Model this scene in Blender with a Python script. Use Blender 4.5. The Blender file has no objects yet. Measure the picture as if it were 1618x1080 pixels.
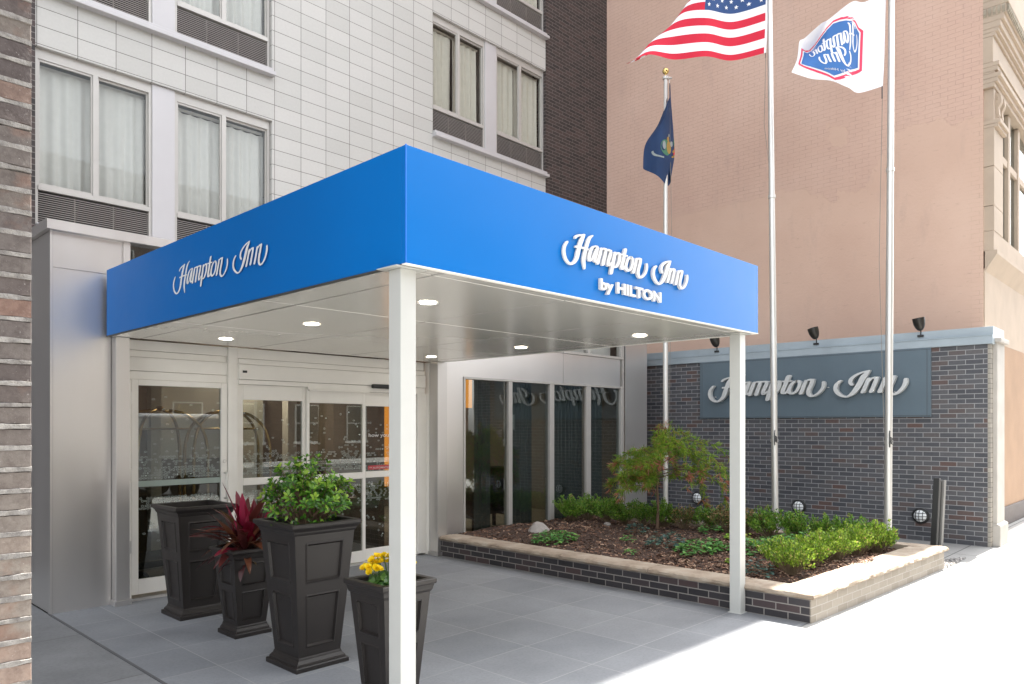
import bpy, math, random
from mathutils import Vector, Matrix, noise
S = bpy.context.scene
C = S.collection
random.seed(7)
PI = math.pi
rad = math.radians

# ---------------------------------------------------------------- camera, sky, sun, exposure
VX, VY = .7230, .6909                      # view direction on the ground; the image-right direction is (VY, -VX)
cd = bpy.data.cameras.new('camera')
cd.sensor_width = 36; cd.lens = 36 * 1171.8 / 1618; cd.shift_y = (673 - 540) / 1618; cd.clip_end = 500; cd.clip_start = .05
cam = bpy.data.objects.new('camera', cd); C.objects.link(cam)
cam.location = (0, 0, 1.65); cam.rotation_euler = (rad(90), 0, math.atan2(VY, VX) - rad(90))
S.camera = cam
W = bpy.data.worlds.new('World'); S.world = W; W.use_nodes = True
nt = W.node_tree
sky = nt.nodes.new('ShaderNodeTexSky'); sky.sky_type = 'NISHITA'; sky.sun_disc = False
sky.sun_elevation = rad(60); sky.sun_rotation = rad(91.3); sky.air_density = 1.0; sky.dust_density = 2.5; sky.ozone_density = .6
bg = nt.nodes['Background']; bg.inputs['Strength'].default_value = .15
hs = nt.nodes.new('ShaderNodeHueSaturation'); hs.inputs['Saturation'].default_value = .2      # thin high haze
nt.links.new(sky.outputs['Color'], hs.inputs['Color']); nt.links.new(hs.outputs[0], bg.inputs['Color'])
sd = bpy.data.lights.new('sun', 'SUN'); sd.energy = 4.2; sd.angle = rad(.5); sd.color = (1, .95, .87)
sun = bpy.data.objects.new('sun', sd); C.objects.link(sun); sun.location = (20, -2, 30)
sun.rotation_euler = Vector((math.cos(rad(60)), -.024 * math.cos(rad(60)), math.sin(rad(60)))).to_track_quat('Z', 'Y').to_euler()
S.view_settings.view_transform = 'Standard'; S.view_settings.look = 'None'
S.view_settings.exposure = 2.3; S.view_settings.gamma = 1
S.view_settings.use_curve_mapping = False

# ---------------------------------------------------------------- materials
MATS = {}
def new_mat(name):
    m = bpy.data.materials.new(name); m.use_nodes = True
    return m, m.node_tree, m.node_tree.nodes['Principled BSDF']
def N(t, kind, **kw):
    n = t.nodes.new(kind)
    for k, v in kw.items():
        if k in n.inputs: n.inputs[k].default_value = v
        else: setattr(n, k, v)
    return n
def ramp(t, fac, stops):
    r = t.nodes.new('ShaderNodeValToRGB'); e = r.color_ramp.elements
    while len(e) < len(stops): e.new(.5)
    for i, (p, c) in enumerate(stops):
        e[i].position = p; e[i].color = (*c, 1)
    t.links.new(fac, r.inputs[0]); return r.outputs[0]
def mix(t, fac, a, b, mode='MIX'):
    m = t.nodes.new('ShaderNodeMix'); m.data_type = 'RGBA'; m.blend_type = mode
    for k, v in ((0, fac), (6, a), (7, b)):
        if isinstance(v, (int, float)): m.inputs[k].default_value = v
        elif isinstance(v, tuple): m.inputs[k].default_value = (*v, 1)
        else: t.links.new(v, m.inputs[k])
    return m.outputs[2]
def pos(t): return t.nodes.new('ShaderNodeNewGeometry').outputs['Position']
def nz(t, scale, detail=4, vec=None, rough=.6, sc=None):
    n = N(t, 'ShaderNodeTexNoise', Scale=scale, Detail=detail, Roughness=rough)
    v = vec or pos(t)
    if sc:
        m = t.nodes.new('ShaderNodeVectorMath'); m.operation = 'MULTIPLY'; m.inputs[1].default_value = sc
        t.links.new(v, m.inputs[0]); v = m.outputs[0]
    t.links.new(v, n.inputs['Vector']); return n.outputs['Fac']
def bump(t, b, h, strength=.3, dist=.01):
    n = N(t, 'ShaderNodeBump', Strength=strength, Distance=dist)
    t.links.new(h, n.inputs['Height'])
    if b.inputs['Normal'].links: t.links.new(b.inputs['Normal'].links[0].from_socket, n.inputs['Normal'])
    t.links.new(n.outputs[0], b.inputs['Normal'])
def plain(name, col, rough=.5, metal=0, var=.12, vs=3, bs=0, bd=.003, bscale=60, spec=.5, stretch=None, col2=None, coat=0, rv=1.0):
    """a surface with gentle large and small scale variation"""
    m, t, b = new_mat(name)
    c2 = col2 or tuple(max(0, c * (1 - var)) for c in col)
    f = nz(t, vs, 6, sc=stretch)
    t.links.new(ramp(t, f, [(.3, c2), (.68, col)]), b.inputs['Base Color'])
    b.inputs['Metallic'].default_value = metal; b.inputs['Specular IOR Level'].default_value = spec
    b.inputs['Coat Weight'].default_value = coat
    g = nz(t, vs * 4, 4, sc=stretch)
    r = N(t, 'ShaderNodeMapRange'); t.links.new(g, r.inputs[0])
    r.inputs[3].default_value = max(0.02, rough - .07 * rv); r.inputs[4].default_value = min(1, rough + .09 * rv)
    t.links.new(r.outputs[0], b.inputs['Roughness'])
    if bs: bump(t, b, nz(t, bscale, 3), bs, bd)
    return m
def wall_uv(t, du=0, dv=0, warp=0):
    g = t.nodes.new('ShaderNodeNewGeometry')
    p = N(t, 'ShaderNodeSeparateXYZ'); t.links.new(g.outputs['Position'], p.inputs[0])
    q = N(t, 'ShaderNodeSeparateXYZ'); t.links.new(g.outputs['True Normal'], q.inputs[0])
    def M(op, a, b=None):
        n = t.nodes.new('ShaderNodeMath'); n.operation = op
        for i, v in enumerate((a, b)):
            if v is None: continue
            if isinstance(v, (int, float)): n.inputs[i].default_value = v
            else: t.links.new(v, n.inputs[i])
        return n.outputs[0]
    ax = M('GREATER_THAN', M('ABSOLUTE', q.outputs[0]), .7)
    u = M('ADD', M('MULTIPLY', p.outputs[1], ax), M('MULTIPLY', p.outputs[0], M('SUBTRACT', 1, ax)))
    u = M('SUBTRACT', u, du); v = M('SUBTRACT', p.outputs[2], dv)
    if warp:
        u = M('ADD', u, M('MULTIPLY', M('SUBTRACT', nz(t, 9, 3), .5), warp))
        v = M('ADD', v, M('MULTIPLY', M('SUBTRACT', nz(t, 11, 3), .5), warp))
    c = N(t, 'ShaderNodeCombineXYZ'); t.links.new(u, c.inputs[0]); t.links.new(v, c.inputs[1])
    return c.outputs[0]
def brick(name, stops, mortar, bw=.2135, rh=.0677, ms=.005, off=.5, du=0, dv=0, warp=0, rough=.7, bs=.6, bd=.006, smooth=.1, dirt=.15, extra=None, spec=.4):
    m, t, b = new_mat(name)
    uv = wall_uv(t, du, dv, warp)
    k = N(t, 'ShaderNodeTexBrick', **{'Scale': 1.0, 'Mortar Size': ms, 'Mortar Smooth': smooth, 'Brick Width': bw, 'Row Height': rh, 'Bias': 0.0})
    k.offset = off; k.inputs['Color1'].default_value = (0, 0, 0, 1); k.inputs['Color2'].default_value = (1, 1, 1, 1); k.inputs['Mortar'].default_value = (.5, .5, .5, 1)
    t.links.new(uv, k.inputs['Vector'])
    c = ramp(t, k.outputs['Color'], stops)
    c = mix(t, nz(t, 30, 5), c, mix(t, 1.0, c, (1 - dirt * 2,) * 3, 'MULTIPLY'))
    c = mix(t, k.outputs['Fac'], c, mortar)
    c = mix(t, nz(t, 1.3, 5), mix(t, 1.0, c, (1 - dirt,) * 3, 'MULTIPLY'), c)
    if extra: c = extra(t, c)
    t.links.new(c, b.inputs['Base Color'])
    b.inputs['Roughness'].default_value = rough; b.inputs['Specular IOR Level'].default_value = spec
    inv = N(t, 'ShaderNodeMath', operation='SUBTRACT'); inv.inputs[0].default_value = 1; t.links.new(k.outputs['Fac'], inv.inputs[1])
    bump(t, b, nz(t, 70, 4), .25, .003)
    if bs: bump(t, b, inv.outputs[0], bs, bd)
    return m
def glass(name, tint, refl=1.5, gl=(.95, 1, 1), rough=0.0, wave=0.0):
    m, t, b = new_mat(name); t.nodes.remove(b)
    o = t.nodes['Material Output']
    tr = N(t, 'ShaderNodeBsdfTransparent', Color=(*tint, 1)); g = N(t, 'ShaderNodeBsdfGlossy', Color=(*gl, 1), Roughness=rough)
    fr = N(t, 'ShaderNodeFresnel', IOR=refl); mx = N(t, 'ShaderNodeMixShader')
    if wave:
        bp = N(t, 'ShaderNodeBump', Strength=wave, Distance=.02); t.links.new(nz(t, 1.6, 2), bp.inputs['Height'])
        t.links.new(bp.outputs[0], g.inputs['Normal'])
    gb = t.nodes.new('ShaderNodeNewGeometry'); sb_ = N(t, 'ShaderNodeMath', operation='SUBTRACT'); sb_.inputs[0].default_value = 1; t.links.new(gb.outputs['Backfacing'], sb_.inputs[1])
    ml_ = N(t, 'ShaderNodeMath', operation='MULTIPLY'); t.links.new(fr.outputs[0], ml_.inputs[0]); t.links.new(sb_.outputs[0], ml_.inputs[1])
    t.links.new(ml_.outputs[0], mx.inputs[0]); t.links.new(tr.outputs[0], mx.inputs[1]); t.links.new(g.outputs[0], mx.inputs[2])
    t.links.new(mx.outputs[0], o.inputs[0]); return m
def leafmat(name, stops, rough=.4, trans=.25, spec=.5):
    m, t, b = new_mat(name)
    g = t.nodes.new('ShaderNodeNewGeometry')
    c = ramp(t, g.outputs['Random Per Island'], stops)
    t.links.new(c, b.inputs['Base Color']); b.inputs['Roughness'].default_value = rough; b.inputs['Specular IOR Level'].default_value = spec
    tr = t.nodes.new('ShaderNodeBsdfTranslucent'); t.links.new(c, tr.inputs[0])
    mx = t.nodes.new('ShaderNodeMixShader'); mx.inputs[0].default_value = trans
    t.links.new(b.outputs[0], mx.inputs[1]); t.links.new(tr.outputs[0], mx.inputs[2])
    t.links.new(mx.outputs[0], t.nodes['Material Output'].inputs[0]); return m
def emis(name, col, s):
    m, t, b = new_mat(name); b.inputs['Base Color'].default_value = (*col, 1)
    b.inputs['Emission Color'].default_value = (*col, 1); b.inputs['Emission Strength'].default_value = s; return m

steel = plain('brushed_steel', (.72, .695, .67), .30, .8, .05, 1.2, stretch=(1, 1, .15))
steel_dim = plain('steel_cladding', (.62, .60, .58), .36, .8, .06, 1.0, stretch=(1, 1, .2))
letter_white = plain('bright_white_letter', (.82, .82, .80), .45)
white_metal = plain('white_painted_metal', (.85, .825, .77), .42, 0, .05, 4, .05)
post_paint = plain('post_paint', (.51, .515, .49), .38, .1, .05, 5, .04)
alu = plain('window_aluminium', (.47, .45, .42), .4, .25, .08, 5)
lilac = plain('pier_panel', (.50, .485, .49), .45, .15, .06, 2)
blue = plain('blue_panel', (.0, .136, .455), .32, 0, .07, 1.1, col2=(0, .127, .425), spec=.2)
blue_edge = plain('blue_edge_trim', (.02, .17, .66), .3)
letter = plain('white_letter', (.60, .59, .58), .45, 0, .03, 6)
letter_grey = plain('grey_letter', (.60, .61, .60), .35, .3, .05, 6)
soffit_m = plain('soffit_metal', (.84, .825, .78), .23, .55, .02, .5, rv=.08)
black = plain('black_plastic', (.015, .015, .015), .4)
dark_rail = plain('dark_rail', (.05, .05, .05), .5)
louv = plain('louver_metal', (.34, .31, .29), .5, .2)
louv_dark = plain('louver_dark', (.035, .033, .03), .8)
room_dark = plain('room_interior', (.40, .37, .32), .9)
lobby_wall = plain('lobby_wall', (.20, .175, .145), .8)
lobby_floor = plain('lobby_floor', (.34, .30, .25), .3)
curtain_m = plain('sheer_curtain', (.78, .78, .76), .9, 0, .06, 10)
curtain_warm = plain('cream_curtain', (.74, .71, .63), .9, 0, .08, 10)
drape_m = plain('lobby_drape', (.17, .185, .18), .9, 0, .1, 10)
stone_white = plain('pale_stone', (.47, .44, .40), .7, 0, .2, 3, .2)
g_door = glass('door_glass', (.60, .62, .60), 1.9)
g_pane = glass('storefront_glass', (.60, .64, .62), 2.0, wave=.02)
g_win = glass('window_glass', (.87, .875, .865), 1.45, (.8, .82, .82), wave=.03)
pot_m = plain('dark_resin', (.019, .015, .0132), .42, 0, .25, 4, .12, .002, 120)
soil = plain('potting_soil', (.02, .014, .01), .95, 0, .4, 30, .8, .02, 60)
brass = plain('brass', (.75, .52, .2), .22, 1)
chrome = plain('satin_steel_pole', (.70, .685, .65), .42, .75, .08, 2, stretch=(1, 1, .1))
gold = plain('gold_ball', (.85, .65, .25), .15, 1)
grey_panel = plain('blue_grey_sign_board', (.105, .145, .175), .45, .1, .10, 2)
flash = plain('blue_grey_flashing', (.36, .42, .46), .45, .2, .14, 3)
brown_base = plain('brown_base', (.075, .055, .05), .6, 0, .2, 3)
tan_stone = plain('peach_limestone', (.46, .365, .28), .75, 0, .12, 3, .15, .004, 40)
tan_stucco = plain('tan_stucco', (.38, .245, .155), .85, 0, .16, 2, .5, .01, 90)
trunk_m = plain('thin_bark', (.15, .09, .055), .8, 0, .3, 20, .4)
rock_m = plain('boulder_stone', (.34, .31, .285), .8, 0, .3, 9, .5, .01, 40)
lens_m = plain('frosted_lens', (.78, .80, .80), .3)
asphalt = plain('asphalt', (.055, .055, .057), .85, 0, .2, 5, .4, .006, 150)
red_m = plain('red_cloth', (.62, .015, .045), .8, 0, .08, 4)
white_cloth = plain('white_cloth', (.84, .84, .87), .8, 0, .05, 4)
navy_cloth = plain('navy_cloth', (.03, .075, .21), .8, 0, .1, 4)
navy_dark = plain('state_blue_cloth', (.011, .04, .12), .75, 0, .15, 4)
logo_blue = plain('logo_blue_cloth', (.05, .17, .45), .75, 0, .06, 4)
logo_red = plain('logo_red_cloth', (.80, .06, .13), .8, 0, .05, 4)
gold_cloth = plain('gold_cloth', (.38, .24, .06), .8)
green_cloth = plain('green_cloth', (.07, .20, .12), .8)
pale_cloth = plain('pale_emblem_cloth', (.30, .34, .34), .8)
orange_m = plain('glowing_orange_panel', (.75, .26, .02), .6)
red_sign = plain('red_sticker', (.50, .05, .06), .5)
decal = plain('decal_film', (.42, .48, .45), .6)
film = plain('frosted_band', (.33, .40, .36), .5)
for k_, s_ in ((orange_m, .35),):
    b_ = k_.node_tree.nodes['Principled BSDF']; b_.inputs['Emission Color'].default_value = (.9, .32, .03, 1); b_.inputs['Emission Strength'].default_value = s_  # weak glow added to the orange wall panel and banner
lamp_e = emis('lit_diffuser', (1, .95, .86), 9.0)
lobby_fill_e = emis('lobby_fill', (1, .85, .66), 22)

pier_brick = None
tile = brick('cream_tile', [(0, (.505, .495, .465)), (.5, (.54, .53, .50)), (1, (.565, .55, .52))], (.12, .11, .10), .4175, .2107, .0035, 0, du=8.2 - 417.5, dv=7.678 - 210.7, rough=.38, bs=.5, bd=.004, smooth=0, dirt=.07)
dark_brick = brick('dark_brown_brick', [(0, (.030, .024, .024)), (.5, (.05, .038, .036)), (1, (.075, .05, .046))], (.17, .15, .14), rough=.55, ms=.0045)
sign_brick = brick('blue_grey_brick', [(0, (.070, .073, .085)), (.5, (.105, .108, .12)), (.78, (.125, .12, .125)), (.92, (.12, .09, .085)), (1, (.14, .082, .07))], (.30, .30, .305), rough=.5, ms=.0048, warp=.003, dirt=.2, spec=.5)
end_brick = brick('pale_end_brick', [(0, (.34, .32, .28)), (1, (.48, .44, .38))], (.20, .18, .16), rough=.7)
bed_brick = brick('planter_dark_brick', [(0, (.030, .028, .032)), (.6, (.05, .045, .05)), (1, (.085, .055, .055))], (.26, .24, .22), rh=.0655, rough=.5, ms=.005, warp=.003)
bed_brick_front = brick('planter_sunlit_brick', [(0, (.28, .245, .20)), (1, (.35, .31, .26))], (.38, .35, .31), rh=.0655, rough=.75, ms=.005, warp=.003, dirt=.08)  # sunlit copy of the bed brick: light on the front put into its colour
opp_brick = brick('brown_street_brick', [(0, (.16, .09, .065)), (1, (.26, .15, .11))], (.3, .27, .24), rough=.8)
def tan_extra(t, c):
    # rendered coat below about z = 5.9, painted brick above it
    p = N(t, 'ShaderNodeSeparateXYZ'); t.links.new(pos(t), p.inputs[0])
    return mix(t, nz(t, .8, 6), c, mix(t, 1.0, c, (.93, .86, .80), 'MULTIPLY'))
def tan_wall_mat():
    m, t, b = new_mat('peach_painted_brick')
    uv = wall_uv(t, 0, 0, .012)
    k = N(t, 'ShaderNodeTexBrick', **{'Scale': 1.0, 'Mortar Size': .004, 'Mortar Smooth': .6, 'Brick Width': .2135, 'Row Height': .0677, 'Bias': 0.0})
    k.inputs['Color1'].default_value = (0, 0, 0, 1); k.inputs['Color2'].default_value = (1, 1, 1, 1); t.links.new(uv, k.inputs['Vector'])
    c = ramp(t, nz(t, .55, 7), [(.3, (.555, .375, .29)), (.5, (.595, .412, .32)), (.7, (.63, .45, .355))])
    sp = N(t, 'ShaderNodeSeparateXYZ'); t.links.new(pos(t), sp.inputs[0])
    def MM(op, a, b):
        n = t.nodes.new('ShaderNodeMath'); n.operation = op
        for i, v in enumerate((a, b)):
            if isinstance(v, (int, float)): n.inputs[i].default_value = v
            else: t.links.new(v, n.inputs[i])
        return n.outputs[0]
    yb = N(t, 'ShaderNodeMapRange'); t.links.new(sp.outputs[1], yb.inputs[0]); yb.inputs[1].default_value = 6.3; yb.inputs[2].default_value = 5.4
    zin = MM('ADD', sp.outputs[2], MM('MULTIPLY', yb.outputs[0], MM('MULTIPLY', MM('SUBTRACT', nz(t, .9, 5), .55), 5.0)))
    z = N(t, 'ShaderNodeMapRange'); t.links.new(zin, z.inputs[0])
    z.inputs[1].default_value = 5.86; z.inputs[2].default_value = 5.92
    z.interpolation_type = 'LINEAR'
    # bare joints show in broken dashes only
    d = nz(t, 7, 6, rough=.7)
    dash = N(t, 'ShaderNodeMapRange'); t.links.new(d, dash.inputs[0]); dash.inputs[1].default_value = .38; dash.inputs[2].default_value = .66
    f1 = N(t, 'ShaderNodeMath', operation='MULTIPLY'); t.links.new(k.outputs['Fac'], f1.inputs[0]); t.links.new(dash.outputs[0], f1.inputs[1])
    f2 = N(t, 'ShaderNodeMath', operation='MULTIPLY'); t.links.new(f1.outputs[0], f2.inputs[0])
    zz = N(t, 'ShaderNodeMapRange'); t.links.new(z.outputs[0], zz.inputs[0]); zz.inputs[3].default_value = .05; zz.inputs[4].default_value = 1
    # coat also thins toward the street end of the wall
    yy = N(t, 'ShaderNodeMapRange'); t.links.new(sp.outputs[1], yy.inputs[0]); yy.inputs[1].default_value = 2.9; yy.inputs[2].default_value = 2.7; yy.inputs[3].default_value = 0; yy.inputs[4].default_value = .8
    mxm = N(t, 'ShaderNodeMath', operation='MAXIMUM'); t.links.new(zz.outputs[0], mxm.inputs[0]); t.links.new(yy.outputs[0], mxm.inputs[1])
    t.links.new(mxm.outputs[0], f2.inputs[1])
    c = mix(t, f2.outputs[0], c, (.40, .27, .215))
    c = mix(t, ramp(t, nz(t, 16, 6, rough=.75, sc=(1, .35, 1.6)), [(.60, (0, 0, 0)), (.70, (.6, .6, .6))]), c, (.40, .27, .22))
    c = mix(t, ramp(t, nz(t, 2.2, 7, rough=.7, sc=(1, 1, .3)), [(.56, (0, 0, 0)), (.72, (.5, .5, .5))]), c, (.47, .33, .27))
    up = mix(t, 1.0, c, (.98, .97, .99), 'MULTIPLY')
    c = mix(t, z.outputs[0], c, up)
    t.links.new(c, b.inputs['Base Color']); b.inputs['Roughness'].default_value = .8
    bump(t, b, nz(t, 26, 5), .35, .01)
    iv = N(t, 'ShaderNodeMath', operation='SUBTRACT'); iv.inputs[0].default_value = 1; t.links.new(k.outputs['Fac'], iv.inputs[1])
    hh = N(t, 'ShaderNodeMath', operation='MULTIPLY'); t.links.new(iv.outputs[0], hh.inputs[0]); t.links.new(mxm.outputs[0], hh.inputs[1])
    bump(t, b, hh.outputs[0], .55, .006)
    return m
tan_wall = tan_wall_mat()

def paving(name, size, ox, oy, stops, joint, ms=.004, rough=.65, off=0, stain=.2, spec=.35, bs=.2):
    m, t, b = new_mat(name)
    mp = N(t, 'ShaderNodeMapping'); mp.inputs['Location'].default_value = (-ox + size[0] * 100, -oy + size[1] * 100, 0); t.links.new(pos(t), mp.inputs[0])
    k = N(t, 'ShaderNodeTexBrick', **{'Scale': 1.0, 'Mortar Size': ms, 'Mortar Smooth': .1, 'Brick Width': size[0], 'Row Height': size[1], 'Bias': 0.0})
    k.offset = off; k.inputs['Color1'].default_value = (0, 0, 0, 1); k.inputs['Color2'].default_value = (1, 1, 1, 1); t.links.new(mp.outputs[0], k.inputs[0])
    c = ramp(t, k.outputs['Color'], stops)
    c = mix(t, ramp(t, nz(t, 1.1, 7), [(.35, (0, 0, 0)), (.65, (1, 1, 1))]), mix(t, 1.0, c, (1 - stain,) * 3, 'MULTIPLY'), c)
    c = mix(t, ramp(t, nz(t, 45, 5), [(.45, (0, 0, 0)), (.7, (1, 1, 1))]), c, mix(t, 1.0, c, (.86, .86, .87), 'MULTIPLY'))
    c = mix(t, ramp(t, nz(t, 14, 8, rough=.8), [(.66, (0, 0, 0)), (.72, (.35, .35, .35))]), c, (.42, .41, .39))
    c = mix(t, k.outputs['Fac'], c, joint)
    t.links.new(c, b.inputs['Base Color'])
    r = N(t, 'ShaderNodeMapRange'); t.links.new(nz(t, 2.5, 5), r.inputs[0]); r.inputs[3].default_value = rough - .15; r.inputs[4].default_value = rough + .15
    t.links.new(r.outputs[0], b.inputs['Roughness']); b.inputs['Specular IOR Level'].default_value = spec
    bump(t, b, nz(t, 60, 4), bs, .003); return m
pav_m = paving('bluestone_pavers', (.60, .615), 3.5, 3.15, [(0, (.225, .236, .252)), (1, (.275, .285, .30))], (.31, .313, .313))
walk_m = paving('pale_concrete', (1.5, 1.5), .4, 2.5, [(0, (.34, .335, .32)), (1, (.38, .375, .36))], (.10, .098, .095), .008, .75, stain=.16)
walk2_m = paving('grey_concrete', (1.2, 1.35), 1.9, 2.5, [(0, (.22, .225, .23)), (1, (.27, .275, .28))], (.12, .12, .12), .006, .7, stain=.3)
mulch_m = leafmat('bark_mulch', [(0, (.035, .018, .012)), (.4, (.10, .05, .03)), (.75, (.20, .105, .065)), (1, (.42, .29, .20))], .9, 0)
mulch_base = plain('mulch_ground', (.07, .038, .025), .95, 0, .5, 30, .9, .03, 50)
gravel_m = leafmat('gravel', [(0, (.05, .05, .05)), (.5, (.2, .19, .18)), (1, (.5, .47, .44))], .8, 0)
cap_m, _t, _b = new_mat('sandstone_cap')
_c = ramp(_t, nz(_t, 5, 7), [(.3, (.22, .165, .12)), (.5, (.315, .255, .195)), (.7, (.39, .335, .27))])
_t.links.new(_c, _b.inputs['Base Color']); _b.inputs['Roughness'].default_value = .8
bump(_t, _b, nz(_t, 35, 5), .6, .012)
# ---------------------------------------------------------------- mesh helpers
ORI = {}
def tag(o, label=None, cat=None, group=None, kind=None):
    for k, v in (('label', label), ('category', cat), ('group', group), ('kind', kind)):
        if v: o[k] = v
    return o
def thing(name, label, cat, loc=(0, 0, 0), group=None):
    o = bpy.data.objects.new(name, None); C.objects.link(o); o.location = loc; o.empty_display_size = .1
    ORI[o.name] = Vector(loc); return tag(o, label, cat, group)
class MB:
    """collects shapes in world coordinates; build() links them as ONE mesh object"""
    def __init__(s): s.v = []; s.f = []; s.m = []; s.mi = 0
    def quad(s, a, b, c, d=None):
        i = len(s.v); p = [a, b, c] + ([d] if d is not None else [])
        s.v += [tuple(q) for q in p]; s.f.append(tuple(range(i, i + len(p)))); s.m.append(s.mi)
    def poly(s, pts):
        i = len(s.v); s.v += [tuple(q) for q in pts]; s.f.append(tuple(range(i, i + len(pts)))); s.m.append(s.mi)
    def box(s, x0, y0, z0, x1, y1, z1):
        i = len(s.v)
        s.v += [(x, y, z) for z in (z0, z1) for y in (y0, y1) for x in (x0, x1)]
        for q in ((0, 2, 3, 1), (4, 5, 7, 6), (0, 1, 5, 4), (2, 6, 7, 3), (0, 4, 6, 2), (1, 3, 7, 5)):
            s.f.append(tuple(i + k for k in q)); s.m.append(s.mi)
        return s
    def tube(s, pts, r, n=10, caps=True):
        pts = [Vector(p) for p in pts]; k = len(pts)
        rr = r if isinstance(r, (list, tuple)) else [r] * k
        base = len(s.v); up = None
        for i, p in enumerate(pts):
            d = (pts[min(k - 1, i + 1)] - pts[max(0, i - 1)]).normalized()
            if up is None: up = d.orthogonal().normalized()
            up = (up - d * up.dot(d)).normalized(); w = d.cross(up)
            for j in range(n):
                a = 2 * PI * j / n; s.v.append(tuple(p + (up * math.cos(a) + w * math.sin(a)) * rr[i]))
        for i in range(k - 1):
            for j in range(n):
                a = base + i * n + j; b = base + i * n + (j + 1) % n
                s.f.append((a, b, b + n, a + n)); s.m.append(s.mi)
        if caps:
            s.f.append(tuple(base + j for j in range(n))[::-1]); s.m.append(s.mi)
            s.f.append(tuple(base + (k - 1) * n + j for j in range(n))); s.m.append(s.mi)
        return s
    def lathe(s, prof, c, n=24, M=None):
        base = len(s.v)
        for r, z in prof:
            for j in range(n):
                a = 2 * PI * j / n; p = Vector((r * math.cos(a), r * math.sin(a), z))
                if M: p = M @ p
                s.v.append(tuple(p + Vector(c)))
        for i in range(len(prof) - 1):
            for j in range(n):
                a = base + i * n + j; b = base + i * n + (j + 1) % n
                s.f.append((a, b, b + n, a + n)); s.m.append(s.mi)
        return s
    def prism(s, pts, y0, y1, axis='y'):
        """pts in (x, z) pushed through y0..y1 (or (y, z) through x, or (x, y) through z)"""
        g = {'y': lambda p, t: (p[0], t, p[1]), 'x': lambda p, t: (t, p[0], p[1]), 'z': lambda p, t: (p[0], p[1], t)}[axis]
        n = len(pts); i = len(s.v)
        s.v += [g(p, y0) for p in pts] + [g(p, y1) for p in pts]
        s.f.append(tuple(i + k for k in range(n))); s.m.append(s.mi)
        s.f.append(tuple(i + n + k for k in range(n))[::-1]); s.m.append(s.mi)
        for k in range(n):
            j = (k + 1) % n; s.f.append((i + k, i + n + k, i + n + j, i + j)); s.m.append(s.mi)
        return s
    def build(s, name, mats, parent=None, smooth=False, bevel=0, loc=None, normals=True):
        o_ = ORI.get(parent.name, Vector()) if parent else Vector(loc or (0, 0, 0))
        me = bpy.data.meshes.new(name)
        me.from_pydata([(x - o_[0], y - o_[1], z - o_[2]) for x, y, z in s.v], [], s.f)
        mats = mats if isinstance(mats, (list, tuple)) else [mats]
        for m in mats: me.materials.append(m)
        if len(mats) > 1: me.polygons.foreach_set('material_index', s.m)
        if smooth: me.polygons.foreach_set('use_smooth', [True] * len(me.polygons))
        me.validate(); me.update()
        if normals:
            import bmesh
            bm = bmesh.new(); bm.from_mesh(me); bmesh.ops.recalc_face_normals(bm, faces=bm.faces); bm.to_mesh(me); bm.free()
        o = bpy.data.objects.new(name, me); C.objects.link(o)
        if parent: o.parent = parent; ORI[o.name] = o_
        else: o.location = o_; ORI[o.name] = o_
        if bevel:
            md = o.modifiers.new('bevel', 'BEVEL'); md.width = bevel; md.segments = 2; md.limit_method = 'ANGLE'; md.angle_limit = rad(40)
        if smooth:
            try: me.set_sharp_from_angle(angle=rad(40))
            except Exception: pass
        return o
def struct(mb, name, m, **k): return tag(mb.build(name, m, **k), kind='structure')
def box(name, m, parent, *a, bevel=0): return MB().box(*a).build(name, m, parent, bevel=bevel)
def catmull(p, t):
    n = len(p) - 1; t = max(0, min(n - 1e-6, t * n)); i = int(t); t -= i
    a, b, c, d = p[max(0, i - 1)], p[i], p[min(n, i + 1)], p[min(n, i + 2)]
    return tuple(.5 * (2 * b[j] + (c[j] - a[j]) * t + (2 * a[j] - 5 * b[j] + 4 * c[j] - d[j]) * t * t + (3 * b[j] - a[j] - 3 * c[j] + d[j]) * t ** 3) for j in range(len(b)))
def spline(p, n): return [catmull(p, i / n) for i in range(n + 1)]

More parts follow.
